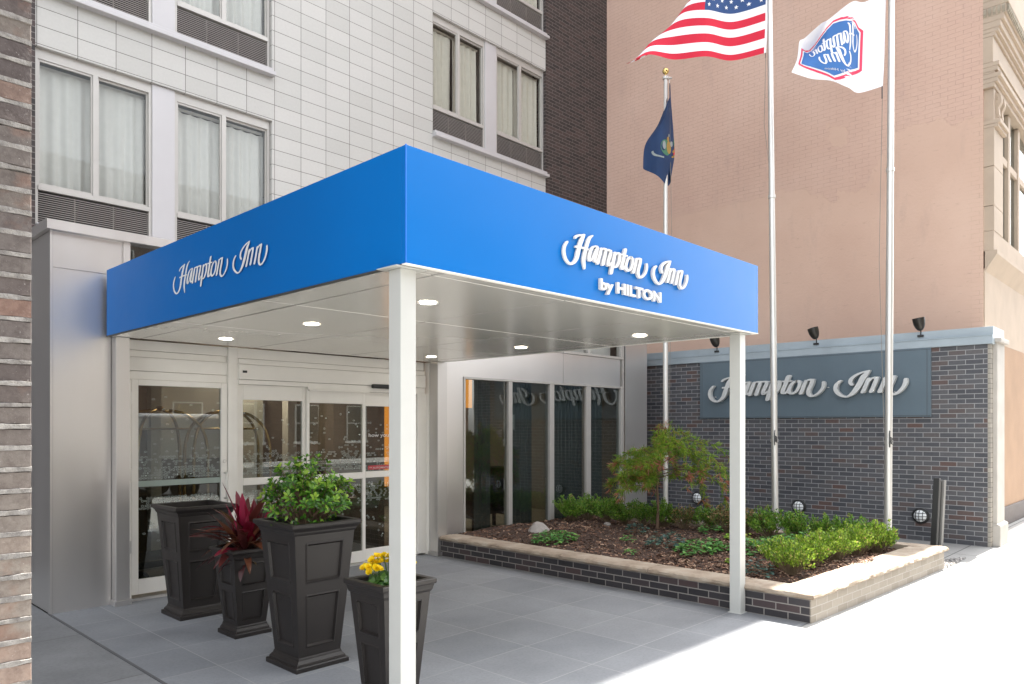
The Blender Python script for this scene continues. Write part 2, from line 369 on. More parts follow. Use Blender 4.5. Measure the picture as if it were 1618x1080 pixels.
# ---------------------------------------------------------------- the script wordmark (outline strokes in millimetres)
WORD=[[[56,146,47,149],[56,141,39,146],[50,134,32,140],[43,125,22,130],[37,116,13,118],[32,106,7,106],[29,94,3,92],[27,83,1,78],[29,71,3,64],[32,59,7,51],[37,49,13,39],[42,40,20,29],[49,32,29,21],[56,26,39,14],[65,21,50,8],[74,18,63,4],[81,17,79,3],[88,20,95,6],[97,25,111,13],[104,31,126,21],[111,39,138,31],[118,49,150,43],[123,58,159,56],[127,68,165,69],[130,80,169,81],[133,91,172,93],[138,102,176,103],[142,113,179,113],[146,124,183,124],[151,135,188,136],[155,148,193,148],[160,160,198,159],[165,171,204,169],[171,181,209,178],[178,191,214,188],[187,202,219,198],[198,212,223,208],[205,219,226,216],[213,224,225,222]],
[[228,218,227,222],[226,216,224,223],[217,213,216,221],[204,210,203,219],[192,206,190,216],[180,203,179,214],[169,199,167,212],[160,196,155,209],[153,193,144,205],[146,189,134,201],[142,187,126,196],[141,186,120,191],[139,184,117,186],[138,182,116,184],[130,177,118,178]],
[[312,229,309,233],[311,227,306,233],[304,222,297,230],[295,215,283,225],[289,209,269,218],[285,203,258,209],[280,196,250,200],[275,188,243,190],[271,178,237,179],[266,168,233,167],[261,156,228,156],[256,144,223,144],[251,133,218,132],[246,120,213,120],[241,106,208,106],[237,92,202,91],[233,79,198,77],[231,69,195,65],[230,59,195,55],[229,51,195,45],[229,43,197,36],[229,35,200,28],[230,27,203,21],[230,19,206,14],[229,11,209,6],[229,5,211,1],[226,-1,216,-4]],
[[126,132,124,124],[131,135,127,121],[140,135,137,122],[154,136,151,123],[169,136,165,124],[185,137,181,125],[201,138,197,126],[218,138,213,126],[234,138,228,126],[249,137,243,125],[260,137,254,125],[263,134,259,128]],
[[359,163,361,170],[354,160,358,172],[346,160,349,171],[335,159,336,170],[326,157,321,167],[320,153,308,162],[314,147,295,155],[309,141,284,147],[303,132,274,136],[298,123,266,125],[293,112,260,113],[289,102,255,101],[285,92,251,89],[283,83,250,78],[283,77,251,69],[284,73,256,61],[281,72,267,55],[277,72,284,57],[282,72,295,64],[288,77,304,73],[295,86,311,84],[302,98,317,97],[309,111,324,110],[317,124,332,122],[325,137,341,135],[330,146,347,144],[337,150,346,149]],
[[367,168,352,168],[370,161,343,160],[367,151,339,150],[363,138,334,137],[359,124,329,124],[354,111,323,112],[348,99,317,99],[344,89,313,87],[343,82,311,78],[343,78,311,70],[343,77,317,62],[343,76,330,59],[348,74,342,60],[354,73,349,61],[357,70,354,64]],
[[407,167,392,167],[410,160,384,159],[408,151,380,150],[405,138,374,137],[401,125,368,125],[396,112,363,113],[390,100,358,100],[385,89,353,88],[382,78,349,76],[378,67,346,66],[376,60,344,58],[366,50,349,49]],
[[387,155,391,150],[388,158,396,150],[392,160,400,152],[399,164,406,155],[408,167,413,157],[418,170,417,158],[428,171,423,158],[439,171,431,157],[447,171,438,156],[453,171,444,156],[456,168,451,159]],
[[458,169,443,168],[462,161,435,160],[460,153,432,152],[458,141,427,140],[454,128,422,127],[450,115,417,114],[444,101,411,100],[439,88,406,87],[436,77,403,76],[433,68,400,66],[432,61,398,59],[422,51,404,49]],
[[444,159,448,154],[446,162,452,153],[450,164,456,154],[456,166,461,156],[464,169,467,158],[473,171,471,159],[483,171,476,158],[493,170,483,157],[501,170,490,155],[507,169,495,154],[510,165,503,156]],
[[512,168,498,168],[516,161,489,160],[514,152,485,151],[511,140,480,139],[507,127,474,127],[501,114,468,115],[494,101,462,102],[489,90,457,89],[486,80,455,77],[485,71,454,66],[484,69,459,56],[475,70,479,55],[480,71,491,61],[487,74,500,68],[491,77,506,74],[496,83,510,80],[499,87,513,84],[505,90,512,88]],
[[559,165,541,164],[563,156,530,154],[560,147,527,145],[557,134,523,131],[554,120,519,118],[550,106,515,105],[545,93,511,91],[541,79,507,78],[536,66,502,65],[532,54,498,53],[529,43,495,41],[526,33,492,31],[523,23,489,21],[521,17,488,15],[511,7,493,6]],
[[534,130,541,129],[534,133,547,131],[541,141,554,138],[550,152,565,147],[562,161,573,153],[578,167,579,154],[594,169,584,153],[609,165,585,153],[616,156,586,149],[617,145,585,140],[616,134,584,131],[614,122,581,120],[610,110,578,110],[603,98,573,99],[595,85,566,89],[584,73,559,79],[571,62,553,72],[554,56,549,70],[540,55,541,69],[532,55,534,68],[529,58,530,65]],
[[681,209,663,208],[685,200,652,199],[682,193,649,192],[678,183,645,182],[674,171,641,170],[670,159,636,157],[666,145,631,143],[661,130,627,129],[655,116,621,115],[649,101,614,101],[644,90,610,88],[643,81,608,77],[642,75,608,68],[641,73,613,59],[638,73,628,56],[640,72,643,58],[643,71,656,65],[647,75,663,73],[652,83,667,82],[655,88,670,87],[661,92,669,91]],
[[617,163,614,156],[622,165,616,154],[636,165,631,154],[657,165,652,154],[679,165,673,154],[693,165,688,154],[695,163,693,156]],
[[739,160,733,165],[738,156,727,165],[729,151,717,161],[718,144,701,154],[710,137,686,143],[703,127,675,129],[697,115,668,115],[693,103,662,102],[690,93,659,90],[689,84,658,79],[690,77,660,68],[693,73,667,60],[698,69,679,54],[700,68,696,52],[702,69,714,57],[711,74,729,65],[719,80,741,75],[725,89,750,87],[731,100,757,99],[736,111,762,112],[739,123,765,125],[741,135,767,139],[741,144,766,151],[737,148,758,159],[730,152,748,164],[725,154,741,166],[723,159,732,165]],
[[809,164,795,164],[813,157,787,156],[811,149,784,148],[808,138,779,137],[804,125,773,124],[799,112,768,111],[794,98,763,97],[788,83,757,82],[783,69,751,68],[779,59,747,59],[768,50,750,50]],
[[790,153,794,148],[791,157,800,148],[795,159,805,150],[803,162,812,153],[812,166,818,155],[822,169,823,157],[833,171,828,157],[843,171,835,156],[851,170,842,155],[857,170,847,155],[860,167,855,158]],
[[862,170,846,169],[865,162,836,160],[862,153,832,151],[859,139,828,137],[855,124,823,124],[849,111,817,111],[842,97,810,97],[837,85,805,83],[835,74,803,70],[834,63,803,58],[836,55,807,47],[840,48,815,37],[845,43,826,30],[849,41,842,27],[854,42,860,30],[863,46,876,37],[873,52,890,45],[883,60,903,55],[893,71,915,66],[902,81,925,78],[908,91,932,90],[913,101,937,102],[916,111,940,113],[917,121,941,124],[918,131,940,135],[917,138,939,142],[921,146,933,148]],
[[1059,148,1048,151],[1059,143,1039,148],[1051,136,1030,142],[1042,127,1018,131],[1035,118,1007,119],[1031,108,1002,106],[1029,97,1000,93],[1028,86,1000,80],[1031,75,1003,68],[1036,65,1009,57],[1043,56,1017,46],[1052,47,1029,36],[1063,39,1042,28],[1073,33,1056,21],[1082,30,1069,18],[1088,29,1083,16],[1093,30,1099,18],[1100,34,1115,24],[1108,41,1131,32],[1116,50,1146,43],[1124,60,1160,55],[1133,73,1172,70],[1141,87,1182,84],[1149,100,1192,98],[1157,114,1200,113],[1165,128,1207,128],[1172,144,1216,144],[1179,160,1224,160],[1188,176,1231,173],[1203,190,1238,186],[1218,202,1244,198],[1229,210,1249,207],[1238,214,1249,212]],
[[1249,212,1248,216],[1247,210,1245,217],[1234,207,1233,215],[1218,202,1214,212],[1202,196,1196,208],[1189,191,1179,202],[1176,185,1162,196],[1165,179,1147,188],[1154,172,1133,179],[1145,164,1120,169],[1138,156,1110,158],[1134,148,1105,147],[1131,139,1103,136],[1130,132,1104,126],[1132,126,1108,118],[1137,120,1114,111],[1140,116,1118,107],[1140,109,1128,104]],
[[1249,161,1235,160],[1252,154,1226,153],[1249,146,1222,144],[1246,134,1218,132],[1242,120,1213,119],[1237,107,1208,106],[1232,92,1202,92],[1226,77,1196,77],[1220,64,1190,63],[1216,54,1186,54],[1206,46,1189,46]],
[[1216,95,1222,95],[1215,98,1226,98],[1220,108,1232,108],[1226,123,1242,123],[1234,136,1251,135],[1242,146,1259,143],[1251,155,1267,149],[1264,162,1272,151],[1280,166,1275,151],[1294,165,1282,150],[1301,165,1289,149],[1304,161,1298,152]],
[[1305,164,1289,163],[1308,157,1280,155],[1306,150,1277,148],[1303,140,1274,138],[1300,128,1270,126],[1295,115,1265,114],[1290,100,1260,99],[1283,83,1253,82],[1277,67,1246,67],[1272,56,1242,56],[1262,48,1245,48]],
[[1358,161,1343,160],[1362,153,1335,152],[1360,145,1332,144],[1357,134,1328,132],[1353,120,1324,119],[1348,107,1319,106],[1343,93,1314,92],[1338,78,1307,77],[1332,64,1301,63],[1329,54,1297,54],[1318,45,1301,45]],
[[1326,99,1332,99],[1325,102,1336,102],[1330,114,1344,114],[1338,130,1354,130],[1346,144,1363,143],[1354,153,1371,149],[1362,160,1377,153],[1374,166,1380,154],[1388,169,1384,154],[1400,169,1390,153],[1407,168,1396,152],[1410,164,1404,155]],
[[1413,169,1396,169],[1417,161,1387,160],[1415,153,1384,151],[1411,141,1380,139],[1406,127,1375,126],[1401,113,1370,113],[1394,99,1364,98],[1390,85,1359,84],[1387,74,1356,71],[1385,64,1355,60],[1386,55,1356,49],[1389,47,1361,39],[1394,40,1370,30],[1398,38,1384,24],[1400,39,1405,25],[1409,42,1423,31],[1418,47,1439,40],[1429,57,1453,52],[1439,69,1465,66],[1448,81,1474,80],[1454,92,1481,93],[1458,104,1486,105],[1461,114,1489,116],[1463,123,1490,126],[1464,132,1489,135],[1465,138,1488,141],[1470,146,1483,147]]]

def wordmark(mb, place, depth, strokes=None, wf=1.0):
    for i, st in enumerate(strokes or WORD):
        st = [[(a + c) / 2 + (a - c) / 2 * wf, (b + d) / 2 + (b - d) / 2 * wf, (a + c) / 2 - (a - c) / 2 * wf, (b + d) / 2 - (b - d) / 2 * wf] for a, b, c, d in st]
        h = depth + i * .00035
        for k in range(len(st) - 1):
            a, b = st[k], st[k + 1]
            L0 = (a[0] / 1e3, a[1] / 1e3); R0 = (a[2] / 1e3, a[3] / 1e3); L1 = (b[0] / 1e3, b[1] / 1e3); R1 = (b[2] / 1e3, b[3] / 1e3)
            mb.quad(place(*L0, h), place(*R0, h), place(*R1, h), place(*L1, h))
            if depth > .002:
                mb.quad(place(*L0, 0), place(*L0, h), place(*L1, h), place(*L1, 0))
                mb.quad(place(*R0, 0), place(*R0, h), place(*R1, h), place(*R1, 0))
        if depth > .002:
            for a in (st[0], st[-1]):
                mb.quad(place(a[0] / 1e3, a[1] / 1e3, 0), place(a[0] / 1e3, a[1] / 1e3, h), place(a[2] / 1e3, a[3] / 1e3, h), place(a[2] / 1e3, a[3] / 1e3, 0))
def font_mb(text, place, w, h, extrude, bold=.0, depth=0):
    """built-in sans letters fitted to w x h and carried by place(u, v, depth)"""
    cu = bpy.data.curves.new('text', 'FONT'); cu.body = text; cu.offset = bold; cu.extrude = .5; cu.resolution_u = 4
    o = bpy.data.objects.new('text', cu); C.objects.link(o)
    dg = bpy.context.evaluated_depsgraph_get(); dg.update()
    me = bpy.data.meshes.new_from_object(o.evaluated_get(dg))
    vs = [v.co.copy() for v in me.vertices]; fs = [tuple(p.vertices) for p in me.polygons]
    bpy.data.objects.remove(o); bpy.data.curves.remove(cu); bpy.data.meshes.remove(me)
    x0 = min(v.x for v in vs); x1 = max(v.x for v in vs); y0 = min(v.y for v in vs); y1 = max(v.y for v in vs)
    mb = MB()
    mb.v = [tuple(place((v.x - x0) / (x1 - x0) * w, (v.y - y0) / (y1 - y0) * h, depth + (v.z + .5) * extrude)) for v in vs]
    mb.f = fs; mb.m = [0] * len(fs); return mb

# ================================================================ SETTING
# paving: bluestone court, pale sidewalk, grey concrete to the left, strip by the sign wall
def sheet(name, pts, z, m, kind='structure'):
    mb = MB(); mb.poly([(x, y, z) for x, y in pts]); o = mb.build(name, m, normals=False)
    return tag(o, kind=kind)
sheet('sidewalk', [(-40, -2.6), (60, -2.6), (60, 2.62), (13.0, 2.62), (13.0, 9.6), (9.0, 9.6), (9.0, 2.6), (6.0, 2.5), (1.9, 2.5), (-40, 2.5)], 0, walk_m)
sheet('entrance_paving', [(1.9, 2.5), (6.3, 2.5), (6.3, 7.5), (1.9, 7.5)], .0, pav_m)
sheet('side_pavement', [(-40, 2.5), (1.9, 2.5), (1.9, 9.8), (-40, 9.8)], -.004, walk2_m)
MB().box(-40, -2.75, -.15, 60, -2.6, .0).build('kerb', walk_m)['kind'] = 'structure'
sheet('ground', [(-120, -120), (120, -120), (120, 120), (-120, 120)], -.2, asphalt)
sheet('road', [(-100, -13), (100, -13), (100, -2.7), (-100, -2.7)], -.15, asphalt)
MB().box(-60, -17.2, -.19, 60, -13, .0).build('far_sidewalk', walk_m)['kind'] = 'structure'
# joint line of sealant between bluestone and the grey concrete
MB().box(1.89, 2.5, -.004, 1.908, 7.42, .002).build('paving_joint', plain('joint_sealant', (.10, .10, .105), .7))['kind'] = 'structure'
MB().box(1.91, 2.485, -.002, 6.18, 2.5, .0015).build('expansion_joint', walk_m)['kind'] = 'structure'

# ---------------------------------------------------------------- foreground brick pier: real bricks with raked, smeared mortar
def brick_pier():
    t = thing('brick_pier', 'weathered brown brick pier with smeared pale mortar at the left edge of the view', 'brick wall', (.3, 2.78, 0))
    mort = plain('smeared_mortar', (.31, .295, .275), .9, 0, .35, 22, .9, .012, 60, col2=(.11, .10, .095))
    m, tt, b = new_mat('weathered_brick')
    g = tt.nodes.new('ShaderNodeNewGeometry')
    c = ramp(tt, g.outputs['Random Per Island'], [(0, (.06, .048, .046)), (.35, (.085, .068, .063)), (.62, (.105, .09, .083)), (.85, (.135, .115, .10)), (.94, (.19, .09, .06)), (1, (.22, .10, .06))])
    sp = N(tt, 'ShaderNodeSeparateXYZ'); tt.links.new(g.outputs['Position'], sp.inputs[0])
    zr = N(tt, 'ShaderNodeMapRange'); tt.links.new(sp.outputs[2], zr.inputs[0]); zr.inputs[1].default_value = 1.9; zr.inputs[2].default_value = 1.1
    c = mix(tt, zr.outputs[0], c, mix(tt, .55, c, (.30, .265, .225)))          # bounced light on the lower courses, mixed into the brick colour
    c = mix(tt, ramp(tt, nz(tt, 22, 7, rough=.75), [(.42, (0, 0, 0)), (.7, (1, 1, 1))]), c, mix(tt, 1.0, c, (.55, .5, .5), 'MULTIPLY'))
    c = mix(tt, ramp(tt, nz(tt, 6, 5), [(.55, (0, 0, 0)), (.75, (.6, .6, .6))]), c, (.19, .085, .05))
    c = mix(tt, ramp(tt, nz(tt, 90, 5, rough=.8), [(.62, (0, 0, 0)), (.68, (.7, .7, .7))]), c, (.34, .32, .30))
    tt.links.new(c, b.inputs['Base Color']); b.inputs['Roughness'].default_value = .85
    bump(tt, b, nz(tt, 55, 6), .6, .006)
    rg = random.Random(3); core = MB(); bk = MB()
    core.box(-2.2, 2.786, 0, .655, 3.3, 9)
    rows = int(9 / .0687)
    for r in range(rows):
        z = r * .0687 + .006; off = .11 if r % 2 else 0
        x = .66 - off
        xs = [(.66 - (.1 if r % 2 else .205), .66)]
        x = xs[0][0] - .011
        while x > -.9: xs.append((x - .205, x)); x -= .216
        for a, b2 in xs:
            dz = rg.uniform(-.0015, .0015); dy = rg.uniform(-.002, .0025); h = .0565 + rg.uniform(-.002, .002)
            i = len(bk.v); nx, nzv = 6, 2
            # front face grid with wobble
            e = [rg.uniform(-.0018, .0018) for _ in range(4)]
            j = lambda: rg.uniform(-.0014, .0014)
            top = [(a + (b2 - a) * k / nx + (j() if 0 < k < nx else 0), z + dz + h + j()) for k in range(nx + 1)]
            bot = [(a + (b2 - a) * k / nx + (j() if 0 < k < nx else 0), z + dz + j()) for k in range(nx + 1)]
            y = 2.777 + dy
            c_ = .0028
            ring0 = [(p[0], y + c_ * 1.6, p[1]) for p in bot] + [(p[0], y + c_ * 1.6, p[1]) for p in reversed(top)]
            mx = (a + b2) / 2; mz = z + h / 2
            ring1 = [(mx + (p[0] - mx) * .975, y, mz + (p[2] - mz) * .90) for p in ring0]
            n = len(ring0); ringb = [(p[0], y + .02, p[2]) for p in ring0]
            bk.v += ringb + ring0 + ring1
            for q in range(n):
                w = (q + 1) % n
                bk.f.append((i + q, i + w, i + n + w, i + n + q)); bk.f.append((i + n + q, i + n + w, i + 2 * n + w, i + 2 * n + q)); bk.m += [0, 0]
            bk.f.append(tuple(i + 2 * n + q for q in range(n))); bk.m.append(0)
        # mortar bead smeared proud of the joint
        zz = z - .0055; pts = 120; base = len(core.v)
        for k in range(pts + 1):
            xx = -.9 + (.66 + .9) * k / pts
            f1 = noise.noise(Vector((xx * 16, r * 3.1, 0))); f2 = noise.noise(Vector((xx * 17, r * 5.7, 9)))
            hh = .0098 + .0050 * f1 + .0018 * noise.noise(Vector((xx * 60, r * 2.3, 4))); yy = 2.7752 - .004 * max(0, f2)
            core.v += [(xx, 2.79, zz - hh), (xx, yy, zz - hh * .75), (xx, yy - .0008, zz + hh * .7), (xx, 2.79, zz + hh)]
        for k in range(pts):
            for q in range(3):
                a0 = base + k * 4 + q; core.f.append((a0, a0 + 4, a0 + 5, a0 + 1)); core.m.append(0)
    core.build('mortar', mort, t); bk.build('bricks', m, t)
brick_pier()

# ================================================================ HOTEL
hotel = thing('hotel_building', 'cream tiled hotel building with curtained windows above a steel clad glass entrance', 'building', (6.5, 9.7, 0))
TOP = 21.0; F0 = 3.85; FS = 2.739
wall = MB()
wall.box(5.24, 9.7, 3.2, 8.2, 10.0, TOP)
for x0, x1 in ((2.336, 5.24), (8.2, 11.116)):
    z = 3.2
    for k in range(6):
        s = F0 + FS * k
        wall.box(x0, 9.7, z, x1, 10.0, s); z = s + 2.12
    wall.box(x0, 9.7, z, x1, 10.0, TOP)
wall.build('tiled_wall', tile, hotel)
dk = MB(); dk.box(-9, 9.68, 0, 2.336, 10.05, TOP); dk.build('brick_wing', dark_brick, hotel)
dk = MB(); dk.box(11.116, 9.69, 0, 13.14, 10.05, TOP); dk.build('brick_wing', dark_brick, hotel)
rm = MB()
for k in range(6):
    s = F0 + FS * k
    rm.box(2.3, 10.9, s - .3, 11.2, 11.0, s + 2.4)
    rm.box(2.3, 10.0, s + 2.14, 11.2, 10.9, s + 2.2); rm.box(2.3, 10.0, s - .1, 11.2, 10.9, s)
    for xx in (2.3, 3.7, 5.3, 8.1, 9.55, 11.15): rm.box(xx, 10.0, s, xx + .06, 10.9, s + 2.14)
rm.build('room_interior', room_dark, hotel)
def sill(x0, x1, s):
    m = MB(); m.box(x0 - .01, 9.60, s - .01, x1 + .02, 9.80, s + .045); m.box(x0, 9.645, s + .045, x1, 9.8, s + .10)
    return m.build('sill', lilac, hotel, bevel=.006)
def win(x0, x1, s, warm, seed):
    rg = random.Random(seed)
    y = 9.755; f = MB(); top = s + 2.118; zl0, zl1, zg0, zg1 = s + .12, s + .49, s + .585, s + 1.975
    f.box(x0, y, s + .10, x0 + .035, y + .10, top); f.box(x1 - .035, y, s + .10, x1, y + .10, top)
    f.box(x0 + .035, y, zg1 + .025, x1 - .035, y + .10, top); f.box(x0 + .035, y - .012, zl1 + .012, x1 - .035, y + .10, zg0 - .03)
    f.box(x0 + .035, y + .02, s + .10, x1 - .035, y + .08, zl0)
    xm = (x0 + x1) / 2; e = .032
    f.box(xm - .035, y - .006, zg0 - .03, xm + .022, y + .05, zg1 + .025)
    for a, b, yy in ((x0 + .035, xm - .035, y + .012), (xm + .022, x1 - .035, y + .03)):   # two sliding sashes
        f.box(a, yy, zg0 - .03, a + e * .6, yy + .03, zg1 + .025); f.box(b - e * .6, yy, zg0 - .03, b, yy + .03, zg1 + .025)
        f.box(a + e * .6, yy, zg0 - .03, b - e * .6, yy + .03, zg0); f.box(a + e * .6, yy, zg1, b - e * .6, yy + .03, zg1 + .025)
    fr = f.build('window', alu, hotel)
    g = MB(); g.box(x0 + .05, y + .026, zg0, xm - .05, y + .030, zg1); g.box(xm + .04, y + .044, zg0, x1 - .05, y + .048, zg1); g.build('pane', g_win, fr)
    l = MB()
    n = 15
    for i in range(n):
        z = zl0 + (zl1 - zl0) * i / n
        l.quad((x0 + .035, y + .015, z), (x1 - .035, y + .015, z), (x1 - .035, y + .034, z + .013), (x0 + .035, y + .034, z + .013))
        l.box(x0 + .035, y + .010, z - .002, x1 - .035, y + .016, z + .005)
    l.mi = 1; l.box(x0 + .036, y + .05, zl0, x1 - .036, y + .09, zl1); l.mi = 0
    for k in (.33, .66):
        l.box(x0 + (x1 - x0) * k - .004, y + .030, zl0, x0 + (x1 - x0) * k + .004, y + .05, zl1)
    l.build('louver', [louv, louv_dark], fr, normals=False)
    # curtains: pleated sheets hung on a rail
    cu = MB(); cu.box(x0 + .04, 9.90, zg1 - .03, x1 - .04, 9.915, zg1 + .01)
    spans = [(x0 + .03, x1 - .03)] if not warm else ([(x0 + .03, x0 + .55), (xm - .05, x1 - .10)] if seed % 2 else [(x0 + .03, xm - .10), (xm - .06, x1 - .07)])
    for a, b in spans:
        n = int((b - a) / .012); base = len(cu.v); zs = [zg1 - .01 - .03 * rg.random(), zg1 - .12, zg0 + .5, zg0 - .06]
        ph = rg.uniform(0, 6)
        for i in range(n + 1):
            xx = a + (b - a) * i / n
            for j, z in enumerate(zs):
                am = (.006, .013, .022, .026)[j]
                w = math.sin(xx * 44 + ph + .6 * math.sin(xx * 9)) + .5 * noise.noise(Vector((xx * 12, j * .2, seed)))
                tw = .015 * noise.noise(Vector((xx * 5, j, seed + 4))) if j else 0
                cu.v.append((xx + tw, 9.885 + am * w, z - (.02 * abs(math.sin(xx * 22 + ph)) if j == 0 else 0)))
        for i in range(n):
            for j in range(3):
                q = base + i * 4 + j; cu.f.append((q, q + 1, q + 5, q + 4)); cu.m.append(0)
    cu.build('curtain', curtain_warm if warm else curtain_m, fr, smooth=True, normals=False)
    return fr
for k in range(3):
    s = F0 + FS * k
    for gi, (a, b, c, d) in enumerate(((2.345, 3.625, 3.905, 5.232), (8.205, 9.475, 9.765, 11.11))):
        if gi == 1 and k == 0: pass
        sill(a, d, s)
        win(a, b, s, gi == 1 or (k == 1 and False), 10 * k + gi * 4 + 1); win(c, d, s, gi == 1, 10 * k + gi * 4 + 2)
        MB().box(b, 9.735, s + .10, c, 9.9, s + 2.118).build('pier_panel', lilac, hotel, bevel=.004)

# ---- one storey entrance block
ent = MB()
ent.box(1.907, 7.42, 0, 1.925, 9.68, 3.37); ent.build('side_cladding', steel_dim, hotel)
p = MB(); p.box(1.9255, 7.42, 0, 2.395, 7.45, 3.045); p.box(1.9255, 7.42, 3.053, 2.395, 7.45, 3.37); p.box(1.93, 7.43, 3.04, 2.395, 7.445, 3.06)
p.build('corner_cladding', steel, hotel)
p = MB(); p.box(1.9, 7.411, 0, 1.919, 7.4195, 3.37); p.build('corner_trim', steel, hotel)
p = MB(); p.prism([(7.36, 3.372), (7.36, 3.452), (7.385, 3.462), (9.66, 3.462), (9.66, 3.372)], 1.865, 11.14, 'x'); p.build('coping', steel, hotel)
p = MB(); p.box(2.395, 7.42, 2.48, 2.50, 7.46, 3.37); p.box(2.50, 7.405, 2.48, 2.56, 7.47, 3.37); p.build('clerestory_frame', steel, hotel)
cl = MB(); cl.box(2.56, 7.44, 2.50, 6.2, 7.444, 3.36); cl.build('clerestory_pane', g_pane, hotel)
# lobby shell
lb = MB(); lb.box(2.0, 12.4, 0, 11.1, 12.5, 3.3); lb.box(1.94, 7.6, 0, 1.99, 12.4, 3.3); lb.box(11.04, 7.5, 0, 11.10, 12.4, 3.3)
lb.box(6.05, 8.3, 0, 6.15, 9.4, 2.6)
lb.build('lobby_wall', lobby_wall, hotel)
MB().box(1.94, 7.5, -.02, 11.1, 12.4, .004).build('lobby_floor', lobby_floor, hotel)
MB().box(1.93, 7.47, 2.62, 11.1, 12.4, 2.68).build('lobby_ceiling', lobby_wall, hotel)
for x, y in ((3.0, 9.5), (4.4, 9.0), (5.2, 10.4), (7.6, 10.0), (9.3, 10.2), (8.4, 11.6)):
    m = MB(); m.lathe([(0, 2.612), (.15, 2.612), (.15, 2.62)], (x, y, 0), 16); m.build('lobby_fill_lamp', lobby_fill_e, hotel)  # ceiling lamps added to brighten the lobby
for a in ((3.30, 8.9, 0, 3.42, 9.02, 2.6), (4.95, 8.75, 0, 5.08, 8.9, 2.6)): MB().box(*a).build('lobby_column', white_metal, hotel, bevel=.004)
MB().box(2.35, 9.2, 1.9, 2.95, 9.295, 2.45).build('lobby_screen', black, hotel)
MB().box(3.5, 9.24, 1.25, 4.4, 9.295, 2.2).build('lobby_artwork', steel, hotel, bevel=.004)
MB().box(5.2, 8.9, .0, 5.6, 9.29, 1.1).build('lobby_counter', dark_rail, hotel)
MB().box(4.55, 9.22, .3, 4.85, 9.295, 2.1).build('lobby_wall_panel', curtain_warm, hotel)
MB().box(6.16, 9.0, .75, 7.1, 9.08, 2.1).build('orange_wall_panel', orange_m, hotel)
MB().box(7.66, 8.3, 1.93, 7.80, 8.34, 2.45).build('orange_banner', orange_m, hotel)
# wall posts and header panels over the doors
wp = MB(); wp.box(2.40, 7.30, .05, 2.52, 7.42, 2.468); wp.box(2.385, 7.285, 0, 2.535, 7.43, .05); wp.build('wall_post', steel_dim, hotel, bevel=.004)
MB().box(2.3955, 7.432, 0, 2.5195, 7.6, 2.479).build('jamb_filler', steel_dim, hotel)
wp = MB(); wp.box(6.15, 7.18, .05, 6.31, 7.34, 2.468); wp.box(6.13, 7.16, 0, 6.33, 7.345, .05); wp.build('wall_post', steel_dim, hotel, bevel=.004)
hd = MB(); Y0 = 7.45
hd.box(2.52, Y0, 2.375, 3.52, Y0 + .06, 2.47); hd.box(2.52, Y0 + .018, 2.31, 3.52, Y0 + .06, 2.372); hd.box(2.52, Y0, 2.178, 3.52, Y0 + .06, 2.307); hd.box(2.52, Y0 + .005, 2.095, 3.52, Y0 + .06, 2.174)
hd.box(3.62, Y0 - .03, 2.36, 6.12, Y0 + .06, 2.468); hd.box(3.62, Y0 - .05, 2.30, 6.12, Y0 + .06, 2.356); hd.box(3.62, Y0 - .07, 2.14, 6.12, Y0 + .06, 2.296)
hd.box(3.62, Y0 - .055, 2.09, 4.43, Y0 + .06, 2.136); hd.box(4.43, Y0 - .055, 2.062, 6.12, Y0 + .06, 2.136); hd.box(4.43, Y0 - .085, 2.045, 5.24, Y0 - .057, 2.062)
hd.build('door_header', white_metal, hotel, bevel=.003)
jb = MB(); jb.box(2.52, Y0 - .02, 0, 2.578, Y0 + .08, 2.09); jb.build('door_jamb', white_metal, hotel, bevel=.003)
jb = MB(); jb.box(3.52, Y0 - .03, 0, 3.62, Y0 + .1, 2.47); jb.build('door_jamb', white_metal, hotel, bevel=.003)
jb = MB(); jb.box(6.0, Y0 - .05, 0, 6.149, Y0 + .1, 2.062)
jb.box(6.1495, 7.35, 0, 6.3095, 7.45, 2.468)
jb.build('door_jamb', white_metal, hotel, bevel=.003)
MB().box(3.655, Y0 - .078, 2.208, 3.70, Y0 - .07, 2.232).build('door_switch', black, hotel)
MB().box(5.27, Y0 - .12, 2.105, 5.60, Y0 - .071, 2.155).build('door_sensor', black, hotel, bevel=.012)
for i, (x, z) in enumerate(((4.86, 2.44), (5.02, 2.41), (4.70, 2.39), (4.85, 2.385), (5.1, 2.445))):
    pass
def ring_decals(x0, x1, z0, z1, y, seed, bands):
    """little oval outlines stuck on the glass, thick near the push bar, thinning upwards and downwards"""
    rg = random.Random(seed); m = MB(); used = set()
    for dx, dz, dens in bands:
        nx = int((x1 - x0) / .033)
        for r in range(int((dz - dx) / .024)):
            for c in range(nx):
                if rg.random() > dens: continue
                cx = x0 + .02 + c * .033 + (.016 if r % 2 else 0) + rg.uniform(-.003, .003); cz = dx + r * .024
                if cx > x1 - .02: continue
                a, b = .0145, .0085
                if rg.random() < .3: a, b = .011, .0125
                w = .0034; k = 8; o = [(math.copysign(abs(math.cos(2 * PI * i / k + .39)) ** .7, math.cos(2 * PI * i / k + .39)), math.sin(2 * PI * i / k + .39)) for i in range(k)]
                if rg.random() < .04: m.poly([(cx + a * .8 * p[0], y, cz + b * .8 * p[1]) for p in o]); continue
                for i in range(k):
                    p, q = o[i], o[(i + 1) % k]
                    m.quad((cx + a * p[0], y, cz + b * p[1]), (cx + a * q[0], y, cz + b * q[1]), (cx + (a - w) * q[0], y, cz + (b - w) * q[1]), (cx + (a - w) * p[0], y, cz + (b - w) * p[1]))
    return m
DEC = [(1.15, 1.28, .85), (1.28, 1.38, .5), (1.38, 1.55, .10), (1.55, 2.0, .022), (.86, 1.0, .75), (.62, .86, .12), (.3, .62, .02)]
